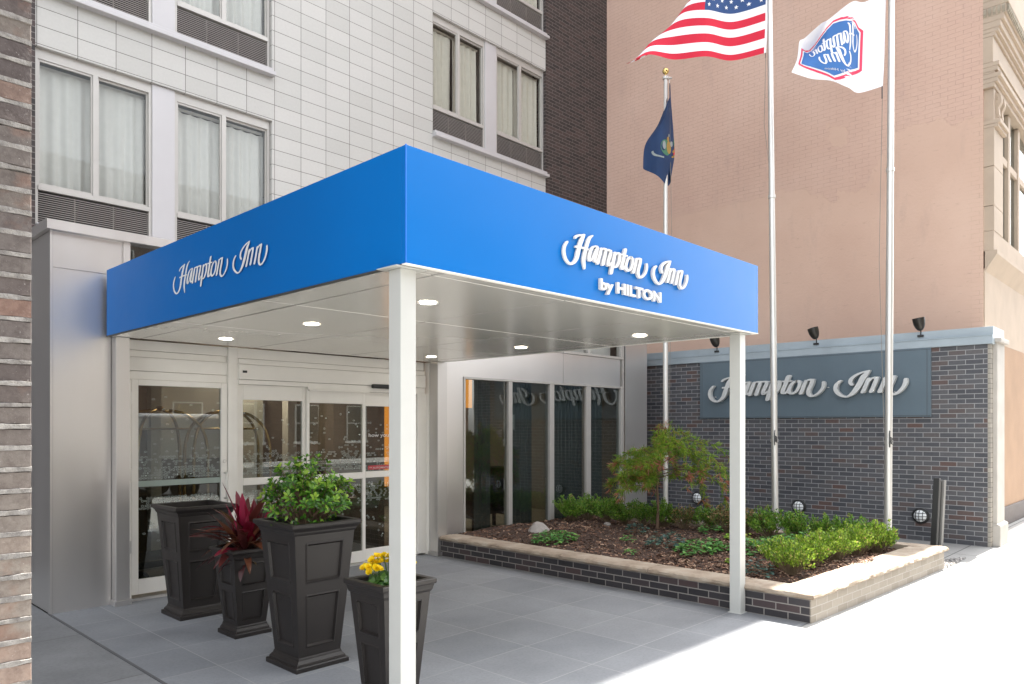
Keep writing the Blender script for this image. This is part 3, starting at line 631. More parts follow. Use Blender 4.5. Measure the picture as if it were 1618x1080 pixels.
# hinged door
d = MB(); d.box(2.582, Y0 - .012, .05, 2.644, Y0 + .04, 2.0935); d.box(3.453, Y0 - .012, .05, 3.514, Y0 + .04, 2.0935)
d.box(2.644, Y0 - .012, 2.04, 3.453, Y0 + .04, 2.0935); d.box(2.644, Y0 - .012, .05, 3.453, Y0 + .04, .19)
door = d.build('door', white_metal, hotel, bevel=.003)
MB().box(2.644, Y0 + .012, .19, 3.453, Y0 + .018, 2.04).build('pane', g_door, door)
MB().box(2.644, Y0 + .004, 1.07, 3.453, Y0 + .011, 1.125).build('push_bar_film', film, door)
ring_decals(2.65, 3.45, .2, 2.0, Y0 + .009, 1, DEC).build('decal', decal, door, normals=False)
for z in (.45, 1.13, 1.86): MB().box(2.556, Y0 - .032, z, 2.578, Y0 - .013, z + .12).build('hinge', chrome, door)
m = MB(); m.tube([(3.486, Y0 - .012, 1.17), (3.486, Y0 - .07, 1.17), (3.475, Y0 - .085, 1.13), (3.475, Y0 - .085, .95), (3.486, Y0 - .07, .91), (3.486, Y0 - .012, .91)], .011, 8)
m.build('handle', chrome, door, smooth=True)
m = MB(); m.lathe([(0, -.012), (.018, -.010), (.02, 0)], (3.486, Y0 - .014, 1.29), 14, Matrix.Rotation(rad(-90), 4, 'X')); m.build('lock', chrome, door)
# three sliding leaves
for i, (a, g0, g1, b, yy, top) in enumerate(((3.63, 3.693, 4.393, 4.43, Y0, 1.93), (4.432, 4.465, 5.182, 5.222, Y0 - .03, 1.914), (5.224, 5.264, 5.94, 5.99, Y0 + .03, 1.894))):
    d = MB(); tp = 2.088 if i == 0 else 2.06
    d.box(a, yy, .03, g0, yy + .045, tp); d.box(g1, yy, .03, b, yy + .045, tp); d.box(g0, yy, top, g1, yy + .045, tp)
    d.box(g0, yy, .03, g1, yy + .045, .16); d.box(g0, yy - .004, 1.025, g1, yy + .045, 1.10)
    sdr = d.build('sliding_door', white_metal, hotel, bevel=.003)
    MB().box(g0, yy + .02, .16, g1, yy + .026, top).build('pane', g_door, sdr)
    ring_decals(g0, g1, .2, 1.9, yy + .017, 5 + i, DEC if i < 2 else [(1.12, 1.2, .6), (1.2, 1.45, .25), (1.45, 1.8, .05), (.75, 1.0, .5), (.3, .75, .06)]).build('decal', decal, sdr, normals=False)
    if i == 2:
        m = font_mb('how you', lambda u, v, w: (5.318 + u, yy + .014 - w, 1.505 + v), .30, .058, .001, .012); m.build('lettering', letter, sdr)
        m = MB(); m.box(5.31, yy + .012, 1.035 + .085, 5.70, yy + .0165, 1.035 + .135)
        m.build('red_sticker', red_sign, sdr)
        m = font_mb('AUTOMATIC', lambda u, v, w: (5.375 + u, yy + .0105 - w, 1.13 + v), .25, .022, .0006, .01); 
        for q in (5.325, 5.347): m.quad((q, yy + .0100, 1.145), (q + .016, yy + .0100, 1.153), (q + .016, yy + .0100, 1.137))
        m.build('sticker_lettering', letter, sdr)
# threshold
MB().box(2.53, 7.40, 0, 6.12, 7.6, .022).build('threshold', chrome, hotel)
# ---- storefront to the right of the doors
sf = MB(); F = 7.35
sf.box(6.3105, F, 0, 6.74, F + .06, 3.37)
sf.build('corner_cladding', steel, hotel)
sf = MB(); sf.box(6.742, F + .004, 2.318, 8.838, F + .06, 2.775); sf.box(8.846, F + .004, 2.318, 10.342, F + .06, 2.775); sf.box(6.8, F + .02, 2.32, 10.3, F + .055, 2.77)
sf.box(6.742, F + .004, 2.783, 8.84, F + .06, 3.37)
sf.build('spandrel_panel', steel, hotel)
fr = MB()
for a, b in ((6.742, 6.779), (7.613, 7.691), (8.51, 8.613), (9.408, 9.524), (10.344, 10.40)): fr.box(a, F - .012, .205, b, F + .09, 2.285)
fr.box(6.742, F - .014, 2.286, 10.40, F + .09, 2.316)
fr.box(8.84, F - .012, 2.78, 10.40, F + .09, 2.82); fr.box(9.455, F - .01, 2.821, 9.51, F + .09, 3.37); fr.box(8.84, F - .01, 2.821, 8.89, F + .09, 3.37)
fr.box(10.41, F - .008, .2, 10.44, F + .09, 3.37); fr.box(10.36, F - .008, 2.822, 10.40, F + .09, 3.37)
stf = fr.build('storefront_frame', alu, hotel, bevel=.003)
for a, b in ((6.779, 7.613), (7.691, 8.51), (8.613, 9.408), (9.524, 10.344)):
    MB().box(a, F + .03, .2, b, F + .036, 2.286).build('pane', g_pane, stf)
cl = MB(); cl.box(8.88, F + .03, 2.82, 9.455, F + .036, 3.37); cl.box(9.51, F + .03, 2.82, 10.36, F + .036, 3.37); cl.build('clerestory_pane', g_win, stf)
MB().box(6.742, F - .03, .02, 10.46, F + .1, .20).build('dark_sill', dark_rail, hotel)
sc = MB(); sc.box(10.46, F - .03, 0, 11.108, F - .005, 3.37); sc.box(11.085, F - .004, 0, 11.108, 9.68, 3.37); sc.build('steel_pier', steel_dim, hotel)
MB().box(8.8, 7.6, 2.82, 10.4, 7.65, 3.5).build('clerestory_blind', curtain_m, hotel)
# drapes hung inside the right hand panes
for a, b, sd_ in ((7.30, 7.60, 1), (8.05, 8.5, 2), (8.95, 10.34, 3)):
    m = MB(); n = int((b - a) / .012)
    for i in range(n + 1):
        x = a + (b - a) * i / n; w = .022 * math.sin(x * 70) + .01 * math.sin(x * 23 + sd_)
        m.v += [(x, 7.72 + w, .1), (x, 7.72 + w * .8, 2.5)]
    m.f = [(2 * i, 2 * i + 2, 2 * i + 3, 2 * i + 1) for i in range(n)]; m.m = [0] * n
    m.build('drape', drape_m, hotel, smooth=True, normals=False)
MB().box(7.70, 7.46, 1.60, 7.86, 7.468, 1.82).build('window_notice', letter, hotel)
# ================================================================ CANOPY
cn = thing('canopy', 'flat square canopy with bright blue fascia and script lettering over the entrance', 'canopy', (4.3, 5.1, 0))
CX0, CX1, CY0, CY1, CZ0, CZ1 = 2.334, 6.27, 2.97, 7.34, 2.474, 3.072
f = MB()
f.box(CX0, CY0, CZ0, CX1, CY0 + .035, CZ1); f.build('fascia', blue, cn, bevel=.002)
f = MB(); f.box(CX0, CY0 + .0365, CZ0, CX0 + .035, CY1, CZ1); f.build('fascia', blue, cn, bevel=.002)
f = MB(); f.box(CX1 - .035, CY0 + .0365, CZ0, CX1, CY1, CZ1); f.build('fascia', blue, cn, bevel=.002)
f = MB(); f.box(CX0 + .036, CY0 + .036, CZ1 - .12, CX1 - .036, CY1, CZ1 - .02); f.build('roof_deck', steel_dim, cn)
f = MB(); f.box(CX0 - .002, CY0 - .002, CZ0 + .002, CX0 + .004, CY0 + .004, CZ1 + .002); f.build('corner_trim', blue_edge, cn)
f = MB()
f.box(CX0 - .003, CY0 - .003, CZ0 - .006, CX1 + .003, CY0 + .03, CZ0 - .0005)
f.box(CX1 - .03, CY0 + .03, CZ0 - .006, CX1 + .003, CY1, CZ0 - .0005); f.build('edge_trim', white_metal, cn)
MB().box(CX0 - .002, CY0 + .031, CZ0 - .006, CX0 + .03, CY1, CZ0 - .0005).build('edge_trim', dark_rail, cn)
# soffit: separate metal pans with open joints
sf = MB(); xs = [CX0 + .035, 2.62, 3.75, 4.90, 6.03, CX1 - .035]; ys = [CY0 + .035, 3.10, 4.53, 5.96, 7.33]
LM = [(3.17, 3.80), (5.65, 3.80), (3.19, 5.27), (5.65, 5.27), (3.18, 6.75), (5.68, 6.75)]
g = .006
for i in range(len(xs) - 1):
    for j in range(len(ys) - 1):
        dz = random.Random(i * 7 + j).uniform(0, .0015)
        sf.box(xs[i] + g, ys[j] + g, CZ0 - .004 + dz, xs[i + 1] - g, ys[j + 1] - g, CZ0 + .001)
sf.build('soffit', soffit_m, cn, bevel=.0015)
MB().box(CX0 + .036, CY0 + .036, CZ0 + .002, CX1 - .036, CY1, CZ0 + .03).build('soffit_backing', dark_rail, cn)
for x, y in LM:
    m = MB(); m.lathe([(.070, CZ0 - .0045), (.073, CZ0 - .010), (.058, CZ0 - .010), (.055, CZ0 - .006)], (x, y, 0), 24)
    dl = m.build('downlight', white_metal, cn, smooth=True)
    m = MB(); m.lathe([(0, CZ0 - .0065), (.056, CZ0 - .0065)], (x, y, 0), 24); m.build('lens', lamp_e, dl, normals=False)
def post(x, y, lean=0):
    m = MB(); m.box(x, y, 0, x + .10, y + .10, CZ0 - .012); p_ = m.build('post', post_paint, cn, bevel=.003)
    MB().box(x - .012, y - .012, -.001, x + .112, y + .112, .006).build('base_plate', post_paint, p_)
    MB().box(x - .05, y - .03, CZ0 - .0115, x + .15, y + .14, CZ0 - .0065).build('top_plate', post_paint, p_, bevel=.001)
    m = MB(); m.lathe([(0, -.008), (.012, -.006), (.014, 0)], (x, y + .035, 2.40), 10, Matrix.Rotation(rad(-90), 4, 'Y'))
    m.build('bolt', chrome, p_)
post(2.352, 3.036); post(6.09, 3.05)
m = MB(); wordmark(m, lambda u, v, w: (3.547 + u, CY0 - w - .004, 2.661 + v), .012); m.build('lettering', letter, cn, normals=False)
m = MB(); wordmark(m, lambda u, v, w: (CX0 - w - .0015, 5.852 - u * 1.008, 2.655 + v * .97), .0018, wf=.80); m.build('lettering', letter_white, cn, normals=False)
font_mb('by HILTON', lambda u, v, w: (3.928 + u, CY0 - w, 2.527 + v), .735, .098, .02, .035, .003).build('lettering', letter, cn)

# ================================================================ SIGN WALL
sw = thing('sign_wall', 'blue grey brick wall with a metal coping and long sign board beside the flower bed', 'brick wall', (11.95, 5.5, 0))
MB().box(11.8, 2.30, 0, 12.4, 9.67, 2.77).build('brick_face', sign_brick, sw)
MB().box(11.803, 2.262, 0, 11.93, 2.299, 2.77).build('brick_end', end_brick, sw)
m = MB(); m.box(11.931, 2.21, .31, 12.40, 2.299, 2.80); m.box(11.915, 2.17, 0, 12.43, 2.2995, .29); m.prism([(2.17, .29), (2.21, .31), (2.299, .31), (2.299, .29)], 11.915, 12.43, 'x')
m.box(11.9, 2.16, 2.80, 12.44, 2.2995, 2.86)
m.build('stone_pilaster', stone_white, sw, bevel=.008)
m = MB(); m.prism([(11.765, 2.772), (11.765, 2.885), (11.80, 2.892), (11.80, 3.01), (12.5, 3.01), (12.5, 2.772)], 2.235, 9.66, 'y')
m.build('coping', flash, sw, bevel=.004)
m = MB(); m.box(11.755, 2.235, 2.884, 11.766, 9.66, 2.893)
for y in [3.1 + .9 * i for i in range(7)]: m.box(11.797, y, 2.96, 11.80, y + .02, 2.975)
m.build('drip_edge', flash, sw)
sb = MB().box(11.755, 2.986, 1.785, 11.799, 6.645, 2.770).build('sign_board', grey_panel, sw, bevel=.004)
m = MB()
for a in ((2.99, 1.80, 6.64, 1.806), (2.99, 2.745, 6.64, 2.751)): m.box(11.7535, a[0], a[1], 11.7549, a[2], a[3])
for y in (3.03, 6.60): m.box(11.7535, y, 1.807, 11.7549, y + .006, 2.744)
m.build('board_bead', dark_rail, sb)
m = MB(); wordmark(m, lambda u, v, w: (11.745 - .025 - w, 6.436 - u * 2.135, 2.052 + v * 2.0), .07); m.build('lettering', letter_grey, sb, normals=False)
m = MB()
for u, v in ((.2, .1), (.5, .1), (.75, .1), (.95, .1), (1.2, .1), (1.4, .05), (.05, .05)): m.tube([(11.755, 6.436 - u * 2.135, 2.052 + v * 2), (11.71, 6.436 - u * 2.135, 2.052 + v * 2)], .008, 6)
m.build('standoff', chrome, sb)

# bulkhead lamps low on the wall and spot lamps on the coping
def bulkhead(y, z, label):
    t = thing('wall_lamp', label, 'wall lamp', (11.8, y, z), 'round caged lamps low on the brick wall')
    R = Matrix.Rotation(rad(-90), 4, 'Y')
    m = MB(); m.lathe([(0, 0), (.112, 0), (.115, .035), (.10, .055), (.085, .058)], (11.8, y, z), 28, R); m.build('rim', black, t, smooth=True)
    m = MB(); m.lathe([(.088, .05), (.075, .085), (.05, .105), (.02, .115), (0, .117)], (11.8, y, z), 24, R); m.build('lens', lens_m, t, smooth=True)
    m = MB()
    for a in range(3):
        o = (a - 1) * .045; L = math.sqrt(.088 ** 2 - o * o)
        for hv in (0, 1):
            pts = []
            for k in range(9):
                s_ = -L + 2 * L * k / 8; rr = min(1, math.hypot(s_, o) / .088); hgt = .055 + .068 * math.sqrt(max(0, 1 - rr * rr))
                pts.append((11.8 - hgt, y + (s_ if hv else o), z + (o if hv else s_)))
            m.tube(pts, .0042, 6)
    m.build('cage', black, t)
bulkhead(6.70, .38, 'round caged wall lamp half hidden behind the maple tree')
bulkhead(4.89, .36, 'round caged wall lamp between the first and second flagpoles from the right')
bulkhead(3.12, .36, 'round caged wall lamp between the nearest flagpole and the leaning post')
def spot(y, label, tilt, arm=False):
    t = thing('spot_lamp', label, 'spot lamp', (11.84, y, 3.01), 'dark spot lamps on the wall coping')
    R = Matrix.Rotation(rad(tilt), 4, 'X') @ Matrix.Rotation(rad(-6), 4, 'Y')
    m = MB(); m.lathe([(0, .025), (.014, .025), (.038, .038), (.060, .070), (.076, .12), (.082, .165), (.083, .21), (.077, .213), (.071, .17), (.03, .11), (0, .10)], (11.80, y, 3.0), 22, R)
    m.build('housing', plain('bronze_housing_%d' % (y * 10), (.035, .032, .028), .3, .4), t, smooth=True)
    m = MB(); m.tube([(11.80, y, 2.96), (11.80, y, 3.06)], .009, 8); m.box(11.775, y - .04, 2.935, 11.7995, y + .04, 2.965); m.build('bracket', black, t)
spot(3.125, 'dark cup shaped spot lamp on the coping nearest the street', -7)
spot(4.62, 'dark cup shaped spot lamp in the middle of the coping', -14)
spot(6.339, 'dark cup shaped spot lamp just beside the canopy corner post', -12)

# ================================================================ PEACH NEIGHBOUR
nb = thing('neighbour_building', 'tall peach painted brick building with carved limestone front at the right', 'building', (13.14, 2.6, 0))
MB().box(13.14, 2.62, 2.9, 13.5, 24, 46).build('side_wall', tan_wall, nb)
MB().box(13.5, 2.63, 3.0, 24, 24, 45.9).build('wall', tan_stone, nb)
MB().box(12.405, 2.60, .31, 24, 2.64, 2.98).build('stucco_wall', tan_stucco, nb)
MB().box(12.405, 2.57, 0, 24, 2.64, .31).build('plinth', brown_base, nb, bevel=.01)
def band(name, rows, x0=13.142, x1=24, m=tan_stone, bev=.006):
    mb = MB()
    for z0, z1, pr in rows: mb.box(x0 + (.03 if pr < .1 else 0), 2.60 - pr, z0 + .001, x1, 2.66, z1 - .001)
    return mb.build(name, m, nb, bevel=bev)
band('lower_band', [(2.98, 4.06, .0)], 13.14)
mb = MB(); mb.prism([(2.48, 4.20), (2.44, 4.26), (2.44, 4.32), (2.6, 4.32), (2.6, 4.02)], 13.16, 24, 'x'); mb.build('sill_band', tan_stone, nb)
band('window_apron', [(4.32, 4.62, .115)], 13.17)
band('pilaster', [(4.62, 5.0, .12), (5.005, 5.6, .12), (5.605, 6.19, .12), (6.19, 6.24, .17), (6.24, 6.31, .20)], 13.17, 13.80)
bk_ = MB(); bk_.box(13.20, 2.49, 6.31, 13.75, 2.66, 6.79)
cap_ = bk_.build('capital', tan_stone, nb, bevel=.006)
mb = MB()
for x in (13.36, 13.60):
    mb.lathe([(0, .0), (.055, 0), (.06, .03), (.045, .05), (.02, .052), (0, .05)], (x, 2.488, 6.66), 18, Matrix.Rotation(rad(90), 4, 'X'))
    mb.prism([(2.49, 6.34), (2.44, 6.40), (2.45, 6.52), (2.41, 6.60), (2.42, 6.70), (2.49, 6.76)], x - .05, x + .05, 'x')
mb.build('scroll', tan_stone, cap_)
band('entablature', [(6.79, 6.86, .13), (6.86, 6.93, .17), (6.93, 7.0, .21), (7.0, 7.03, .13), (7.03, 7.1, .17), (7.1, 7.17, .19), (7.17, 7.56, .11), (7.56, 7.62, .14), (7.62, 7.68, .18)])
cr_ = band('cornice', [(7.68, 7.78, .21), (7.78, 7.86, .25), (7.86, 8.0, .28), (8.0, 8.10, .31), (8.1, 8.16, .29)])
mb = MB()
for i in range(60):
    x = 13.16 + i * .085
    mb.prism([(2.31, 7.87), (2.285, 7.91), (2.285, 7.97), (2.31, 7.995)], x, x + .05, 'x')
for i in range(5):
    y = 2.335 + i * .06; mb.prism([(13.142, 7.87), (13.122, 7.9), (13.122, 7.97), (13.142, 7.995)], y, y + .035, 'y')
mb.build('dentils', plain('stained_limestone', (.40, .35, .27), .85, 0, .4, 12), cr_)
band('upper_wall', [(8.16, 12, .0)], 13.15)
# recessed window beside the pilaster
wf = MB(); wf.box(13.80, 2.30, 4.62, 13.801, 2.6, 4.63)
wn = MB()
for x in (13.86, 14.5, 15.3): wn.box(x, 2.53, 4.62, x + .16, 2.60, 6.78)
wn.box(14.02, 2.545, 5.9, 16.6, 2.59, 6.02)
wnd = wn.build('window', tan_stone, nb, bevel=.008)
gl = MB(); gl.box(13.80, 2.585, 4.63, 16.6, 2.592, 6.78); gl.build('pane', g_pane, wnd)
MB().box(13.80, 2.596, 4.62, 16.7, 2.599, 6.79).build('dark_backing', plain('dark_window_back', (.05, .055, .06), .5), wnd)

# ================================================================ PLANTER BED
pb = thing('planter_bed', 'low brick flower bed wall with rounded sandstone caps beside the sidewalk', 'flower bed', (6.2, 2.48, 0))
A_, B_, C_, D_ = (6.2, 2.48), (9.66, 2.325), (9.66, 7.05), (6.2, 7.35)
m = MB(); m.prism([(6.2, 2.483), (6.40, 2.483), (6.40, 7.31), (6.2, 7.18)], 0, .196, 'z'); m.build('brick_wall', bed_brick, pb)
m = MB(); m.prism([(6.199, 2.470), (9.66, 2.315), (9.66, 2.5), (6.199, 2.482)], 0, .196, 'z'); m.build('brick_front', bed_brick_front, pb)
m = MB(); m.prism([(9.661, 2.33), (9.665, 7.0), (9.5, 7.0), (9.5, 2.6)], 0, .196, 'z'); m.build('brick_wall', bed_brick, pb)
def cap(p0, p1, wdt, seed, end0=0, end1=0):
    """one run of capstones: outer edge p0->p1, the stone lies to the left of that line, rounded rough nose"""
    rg = random.Random(seed); P0 = Vector((*p0, 0)); P1 = Vector((*p1, 0)); d = (P1 - P0); L = d.length; d /= L; n = Vector((-d.y, d.x, 0))
    prof = [(.30 * 0 + wdt, .197), (.01, .197), (-.016, .205), (-.028, .222), (-.022, .243), (-.004, .254), (.02, .258), (wdt * .5, .259), (wdt, .258)]
    m = MB(); N_ = int(L / .025)
    for i in range(N_ + 1):
        s_ = L * i / N_
        for k, (o, z) in enumerate(prof):
            j1 = noise.noise(Vector((s_ * 9, k * .7, seed))) + .6 * noise.noise(Vector((s_ * 31, k * 1.3, seed)))
            a = .009 if 1 < k < 6 else .0012
            sh = o * (end0 * (1 - s_ / L) + end1 * s_ / L) * 0
            q = P0 + d * (s_ + (o * end0 if i == 0 else 0) - (o * end1 if i == N_ else 0)) + n * (o + a * j1)
            m.v.append((q.x, q.y, z + (.0035 * j1 if k > 1 else 0)))
    K = len(prof)
    for i in range(N_):
        for k in range(K):
            a = i * K + k; b = i * K + (k + 1) % K; m.f.append((a, b, b + K, a + K)); m.m.append(0)
    m.f.append(tuple(range(K))); m.m.append(0); m.f.append(tuple(N_ * K + k for k in range(K))[::-1]); m.m.append(0)
    return m.build('capstone', cap_m, pb, smooth=True)
def cap_run(p0, p1, w, cuts, seed, e0=0, e1=0):
    P0 = Vector(p0); P1 = Vector(p1); n = len(cuts) - 1
    for i in range(n):
        a = P0.lerp(P1, cuts[i] + (.0010 if i else 0)); b = P0.lerp(P1, cuts[i + 1] - (.0010 if i < n - 1 else 0))
        cap(tuple(a), tuple(b), w, seed + i, e0 if i == 0 else 0, e1 if i == n - 1 else 0)
cap_run((6.195, 2.462), (9.69, 2.305), .30, [0, .36, .68, 1], 10, 1, 1)
cap_run((9.69, 2.305), (9.69, 7.0), .24, [0, .3, .55, .8, 1], 20, 1, 0)
cap_run((6.195, 7.17), (6.195, 2.462), .25, [0, .22, .42, .66, .86, 1], 30, 0, 1)
# mulch
def bed_z(x, y): return .215 + .05 * noise.noise(Vector((x * .9, y * .9, 0))) + .012 * noise.noise(Vector((x * 6, y * 6, 2))) + .03 * math.sin(max(0, min(1, (x - 6.4) / 3)) * PI)
m = MB(); nx, ny = 70, 90
for i in range(nx + 1):
    for j in range(ny + 1):
        x = 6.43 + 3.03 * i / nx; y = 2.58 + 4.72 * j / ny; m.v.append((x, y, bed_z(x, y)))
for i in range(nx):
    for j in range(ny):
        a = i * (ny + 1) + j; m.f.append((a, a + ny + 1, a + ny + 2, a + 1)); m.m.append(0)
m.mi = 1; rg = random.Random(5)
for _ in range(15000):
    x = rg.uniform(6.43, 9.45); y = rg.uniform(2.6, 7.28)
    if rg.random() < .4: y = rg.uniform(2.6, 4.5)
    z = bed_z(x, y) + rg.uniform(.001, .008); a = rg.uniform(0, PI); L = rg.uniform(.008, .028); w = rg.uniform(.003, .008)
    dx, dy = math.cos(a) * L, math.sin(a) * L; ex, ey = -math.sin(a) * w, math.cos(a) * w; t1, t2 = rg.uniform(-.008, .008), rg.uniform(-.005, .005)
    m.quad((x - dx - ex, y - dy - ey, z - t1 - t2), (x + dx - ex, y + dy - ey, z + t1 - t2), (x + dx * .8 + ex, y + dy * .8 + ey, z + t1 + t2), (x - dx + ex, y - dy + ey, z - t1 + t2))
mu = m.build('mulch', [mulch_base, mulch_m], normals=False); tag(mu, 'brown shredded bark mulch covering the flower bed', 'mulch', kind='stuff')
m = MB(); rg = random.Random(8)
for _ in range(1800):
    x = rg.uniform(9.70, 10.6); y = 2.30 + rg.random() ** 1.3 * .45
    if x > 9.72 + .9 * (1 - (y - 2.3) / .5): continue
    r = rg.uniform(.006, .017); c = Vector((x, y, r * .6)); a = rg.uniform(0, 6)
    pts = [c + Vector((math.cos(a + k * PI / 2) * r * rg.uniform(.8, 1.3), math.sin(a + k * PI / 2) * r, 0)) for k in range(4)]; tp = c + Vector((0, 0, r * .7))
    i = len(m.v); m.v += [tuple(q) for q in pts] + [tuple(tp)]; 
    for k in range(4): m.f.append((i + k, i + (k + 1) % 4, i + 4)); m.m.append(0)
tag(m.build('gravel', gravel_m, normals=False), 'grey gravel strip at the street end of the flower bed', 'gravel', kind='stuff')

# boulder
import bmesh
def boulder(c, r, sc, seed, label):
    bm = bmesh.new(); bmesh.ops.create_icosphere(bm, subdivisions=4, radius=1)
    rg = random.Random(seed); pl = [(Vector((rg.uniform(-1, 1), rg.uniform(-1, 1), rg.uniform(-.2, 1))).normalized(), rg.uniform(.62, .85)) for _ in range(9)]
    for v in bm.verts:
        for n_, d_ in pl:
            k = v.co.dot(n_)
            if k > d_: v.co -= n_ * (k - d_)
        v.co *= 1 + .05 * noise.noise(v.co * 3)
        v.co = Vector((v.co.x * r * sc[0], v.co.y * r * sc[1], max(-.3, v.co.z) * r * sc[2]))
    me = bpy.data.meshes.new('boulder'); bm.to_mesh(me); bm.free(); me.materials.append(rock_m)
    o = bpy.data.objects.new('boulder', me); C.objects.link(o); o.location = c; o.rotation_euler.z = .6
    for p_ in me.polygons: p_.use_smooth = True
    me.set_sharp_from_angle(angle=rad(22)); return tag(o, label, 'boulder')
boulder((7.46, 6.62, .25), .165, (1.3, .95, .72), 3, 'pale grey boulder behind leafy ground cover near the storefront glass')
boulder((8.62, 6.35, .235), .055, (1.3, 1, .8), 8, 'small grey stone lying in the mulch left of the maple trunk')

# ================================================================ FLAGPOLES AND FLAGS
def pole(x, y, H_, lean, r, label, top=False):
    t = thing('flagpole', label, 'flagpole', (x, y, 0), 'satin steel flagpoles by the brick wall')
    P_ = lambda z: (x + VY * lean * z / 7, y - VX * lean * z / 7, z)
    m = MB(); m.tube([P_(0), P_(3.0), P_(H_)], [r, r, r * .72], 20); m.build('pole', chrome, t, smooth=True)
    m = MB()
    for z in ((1.42,) if top else (1.42, 4.95)): m.tube([P_(z), P_(z + .045)], r * 1.14, 20)
    m.build('collar', chrome, t, smooth=True)
    m = MB(); m.tube([P_(0.0), P_(.02)], r * 2.0, 20); m.build('base_flange', chrome, t)
    q = P_(1.5)
    m = MB(); m.tube([(q[0] - .05, q[1] - .03, 1.38), (q[0] - .075, q[1] - .035, 1.42), (q[0] - .075, q[1] - .035, 1.55), (q[0] - .05, q[1] - .03, 1.59)], .008, 6)
    for k in range(5): m.tube([(q[0] - .05 + .01 * math.cos(a), q[1] - .045 + .02 * math.sin(a), 1.43 + .018 * k + .015 * math.sin(a)) for a in [i * PI / 5 for i in range(11)]], .0045, 5)
    m.build('cleat', dark_rail, t)
    return t, P_
def halyard(t, x, y, z0, z1, ex, hx):
    m = MB(); m.tube([(x + VY * hx, y - VX * hx, z1), (x + VY * (hx * .9 + ex), y - VX * (hx * .9 + ex), (z0 + z1) / 2), (x + VY * ex, y - VX * ex, z0)], .0035, 5)
    m.build('halyard', plain('rope_%d' % int(x * 100), (.25, .23, .20), .9), t)
p1, P1_ = pole(10.50, 6.56, 7.32, 0, .042, 'shortest steel flagpole with gold ball, hung with a limp dark blue flag', True)
m = MB(); m.tube([(10.50, 6.56, 7.32), (10.50, 6.56, 7.36)], .05, 16); m.tube([(10.50, 6.56, 7.34), (10.50 + .1 * VY, 6.56 - .1 * VX, 7.34)], .018, 8)
m.tube([(10.5 + .06 * VY, 6.56 - .06 * VX, 7.26), (10.5 + .06 * VY, 6.56 - .06 * VX, 7.34)], .007, 6); m.build('truck', chrome, p1)
m = MB(); m.lathe([(.0, 7.355), (.008, 7.36), (.008, 7.40)] + [(.052 * math.sin(a), 7.452 - .052 * math.cos(a)) for a in [.2 + i * (PI - .2) / 12 for i in range(13)]], (10.50, 6.56, 0), 20); m.build('finial', gold, p1, smooth=True)
halyard(p1, 10.5, 6.56, 1.6, 7.26, .05, .06)
p2, P2_ = pole(10.40, 4.66, 9.6, -.075, .046, 'middle steel flagpole flying the striped flag')
halyard(p2, 10.4, 4.66, 5.0, 7.05, -.04, -.14)
p3, P3_ = pole(10.32, 3.12, 9.2, .045, .046, 'steel flagpole nearest the street, flying the white flag')
halyard(p3, 10.32, 3.12, 1.6, 6.0, -.05, -.07)

US_NET = [[(-0.082,8.597,0),(-0.559,8.57,0.1),(-0.944,8.497,-0.06),(-1.054,8.185,0.25),(-1.127,7.965,0.5),(-1.201,7.8,0.75)],[(-0.092,8.212,0),(-0.568,8.167,0.12),(-0.981,8.112,-0.06),(-1.164,7.983,0.18),(-1.256,7.8,0.42),(-1.347,7.672,0.66)],[(-0.11,7.827,0),(-0.577,7.754,0.13),(-1.017,7.708,-0.05),(-1.311,7.727,0.1),(-1.457,7.562,0.32),(-1.567,7.415,0.52)],[(-0.119,7.443,0),(-0.587,7.369,0.12),(-1.017,7.342,-0.05),(-1.439,7.351,0.05),(-1.769,7.287,0.12),(-1.897,7.122,0.3)],[(-0.137,7.058,0),(-0.596,7.003,0.12),(-1.027,6.975,-0.06),(-1.457,6.975,0.04),(-1.842,7.012,-0.04),(-2.163,6.929,0.08)]]
HI_NET = [[(-0.025,7.285,0),(-0.247,7.219,0.12),(-0.494,7.121,-0.05),(-0.716,6.989,0.1),(-0.88,6.857,0.0),(-1.028,6.759,0.18)],[(-0.033,6.981,0),(-0.271,6.94,0.14),(-0.494,6.907,-0.02),(-0.732,6.825,0.12),(-0.897,6.676,0.3),(-1.094,6.709,0.12)],[(-0.041,6.676,0),(-0.288,6.644,0.14),(-0.518,6.627,0.0),(-0.765,6.578,0.1),(-0.946,6.545,0.22),(-1.144,6.496,0.05)],[(-0.049,6.364,0),(-0.304,6.315,0.13),(-0.535,6.331,-0.02),(-0.782,6.38,0.06),(-0.995,6.397,0.14),(-1.193,6.364,0.0)],[(-0.066,6.059,0),(-0.321,6.027,0.12),(-0.535,6.027,-0.04),(-0.716,6.142,0.04),(-0.946,6.216,0.12),(-1.25,6.24,0.0)]]
NY_NET = [[(0.062,7.266,-0.03),(0.083,7.215,0.02),(0.083,7.142,0.06),(0.072,7.059,0.0),(0.041,6.977,-0.06),(0.0,6.894,0.0)],[(0.052,6.904,-0.03),(0.103,6.853,0.06),(0.124,6.77,0.1),(0.062,6.687,-0.02),(-0.041,6.646,-0.12),(-0.124,6.584,0.0)],[(0.052,6.542,-0.02),(0.134,6.491,0.1),(0.155,6.418,0.12),(0.041,6.315,-0.05),(-0.145,6.315,-0.16),(-0.331,6.253,0.0)],[(0.052,6.18,-0.02),(0.145,6.149,0.1),(0.165,6.066,0.12),(0.041,5.984,-0.05),(-0.165,5.963,-0.18),(-0.372,5.901,-0.02)],[(0.052,5.839,-0.02),(0.103,5.694,0.08),(0.062,5.611,0.1),(-0.041,5.611,-0.05),(-0.165,5.694,-0.16),(-0.352,5.839,-0.02)]]
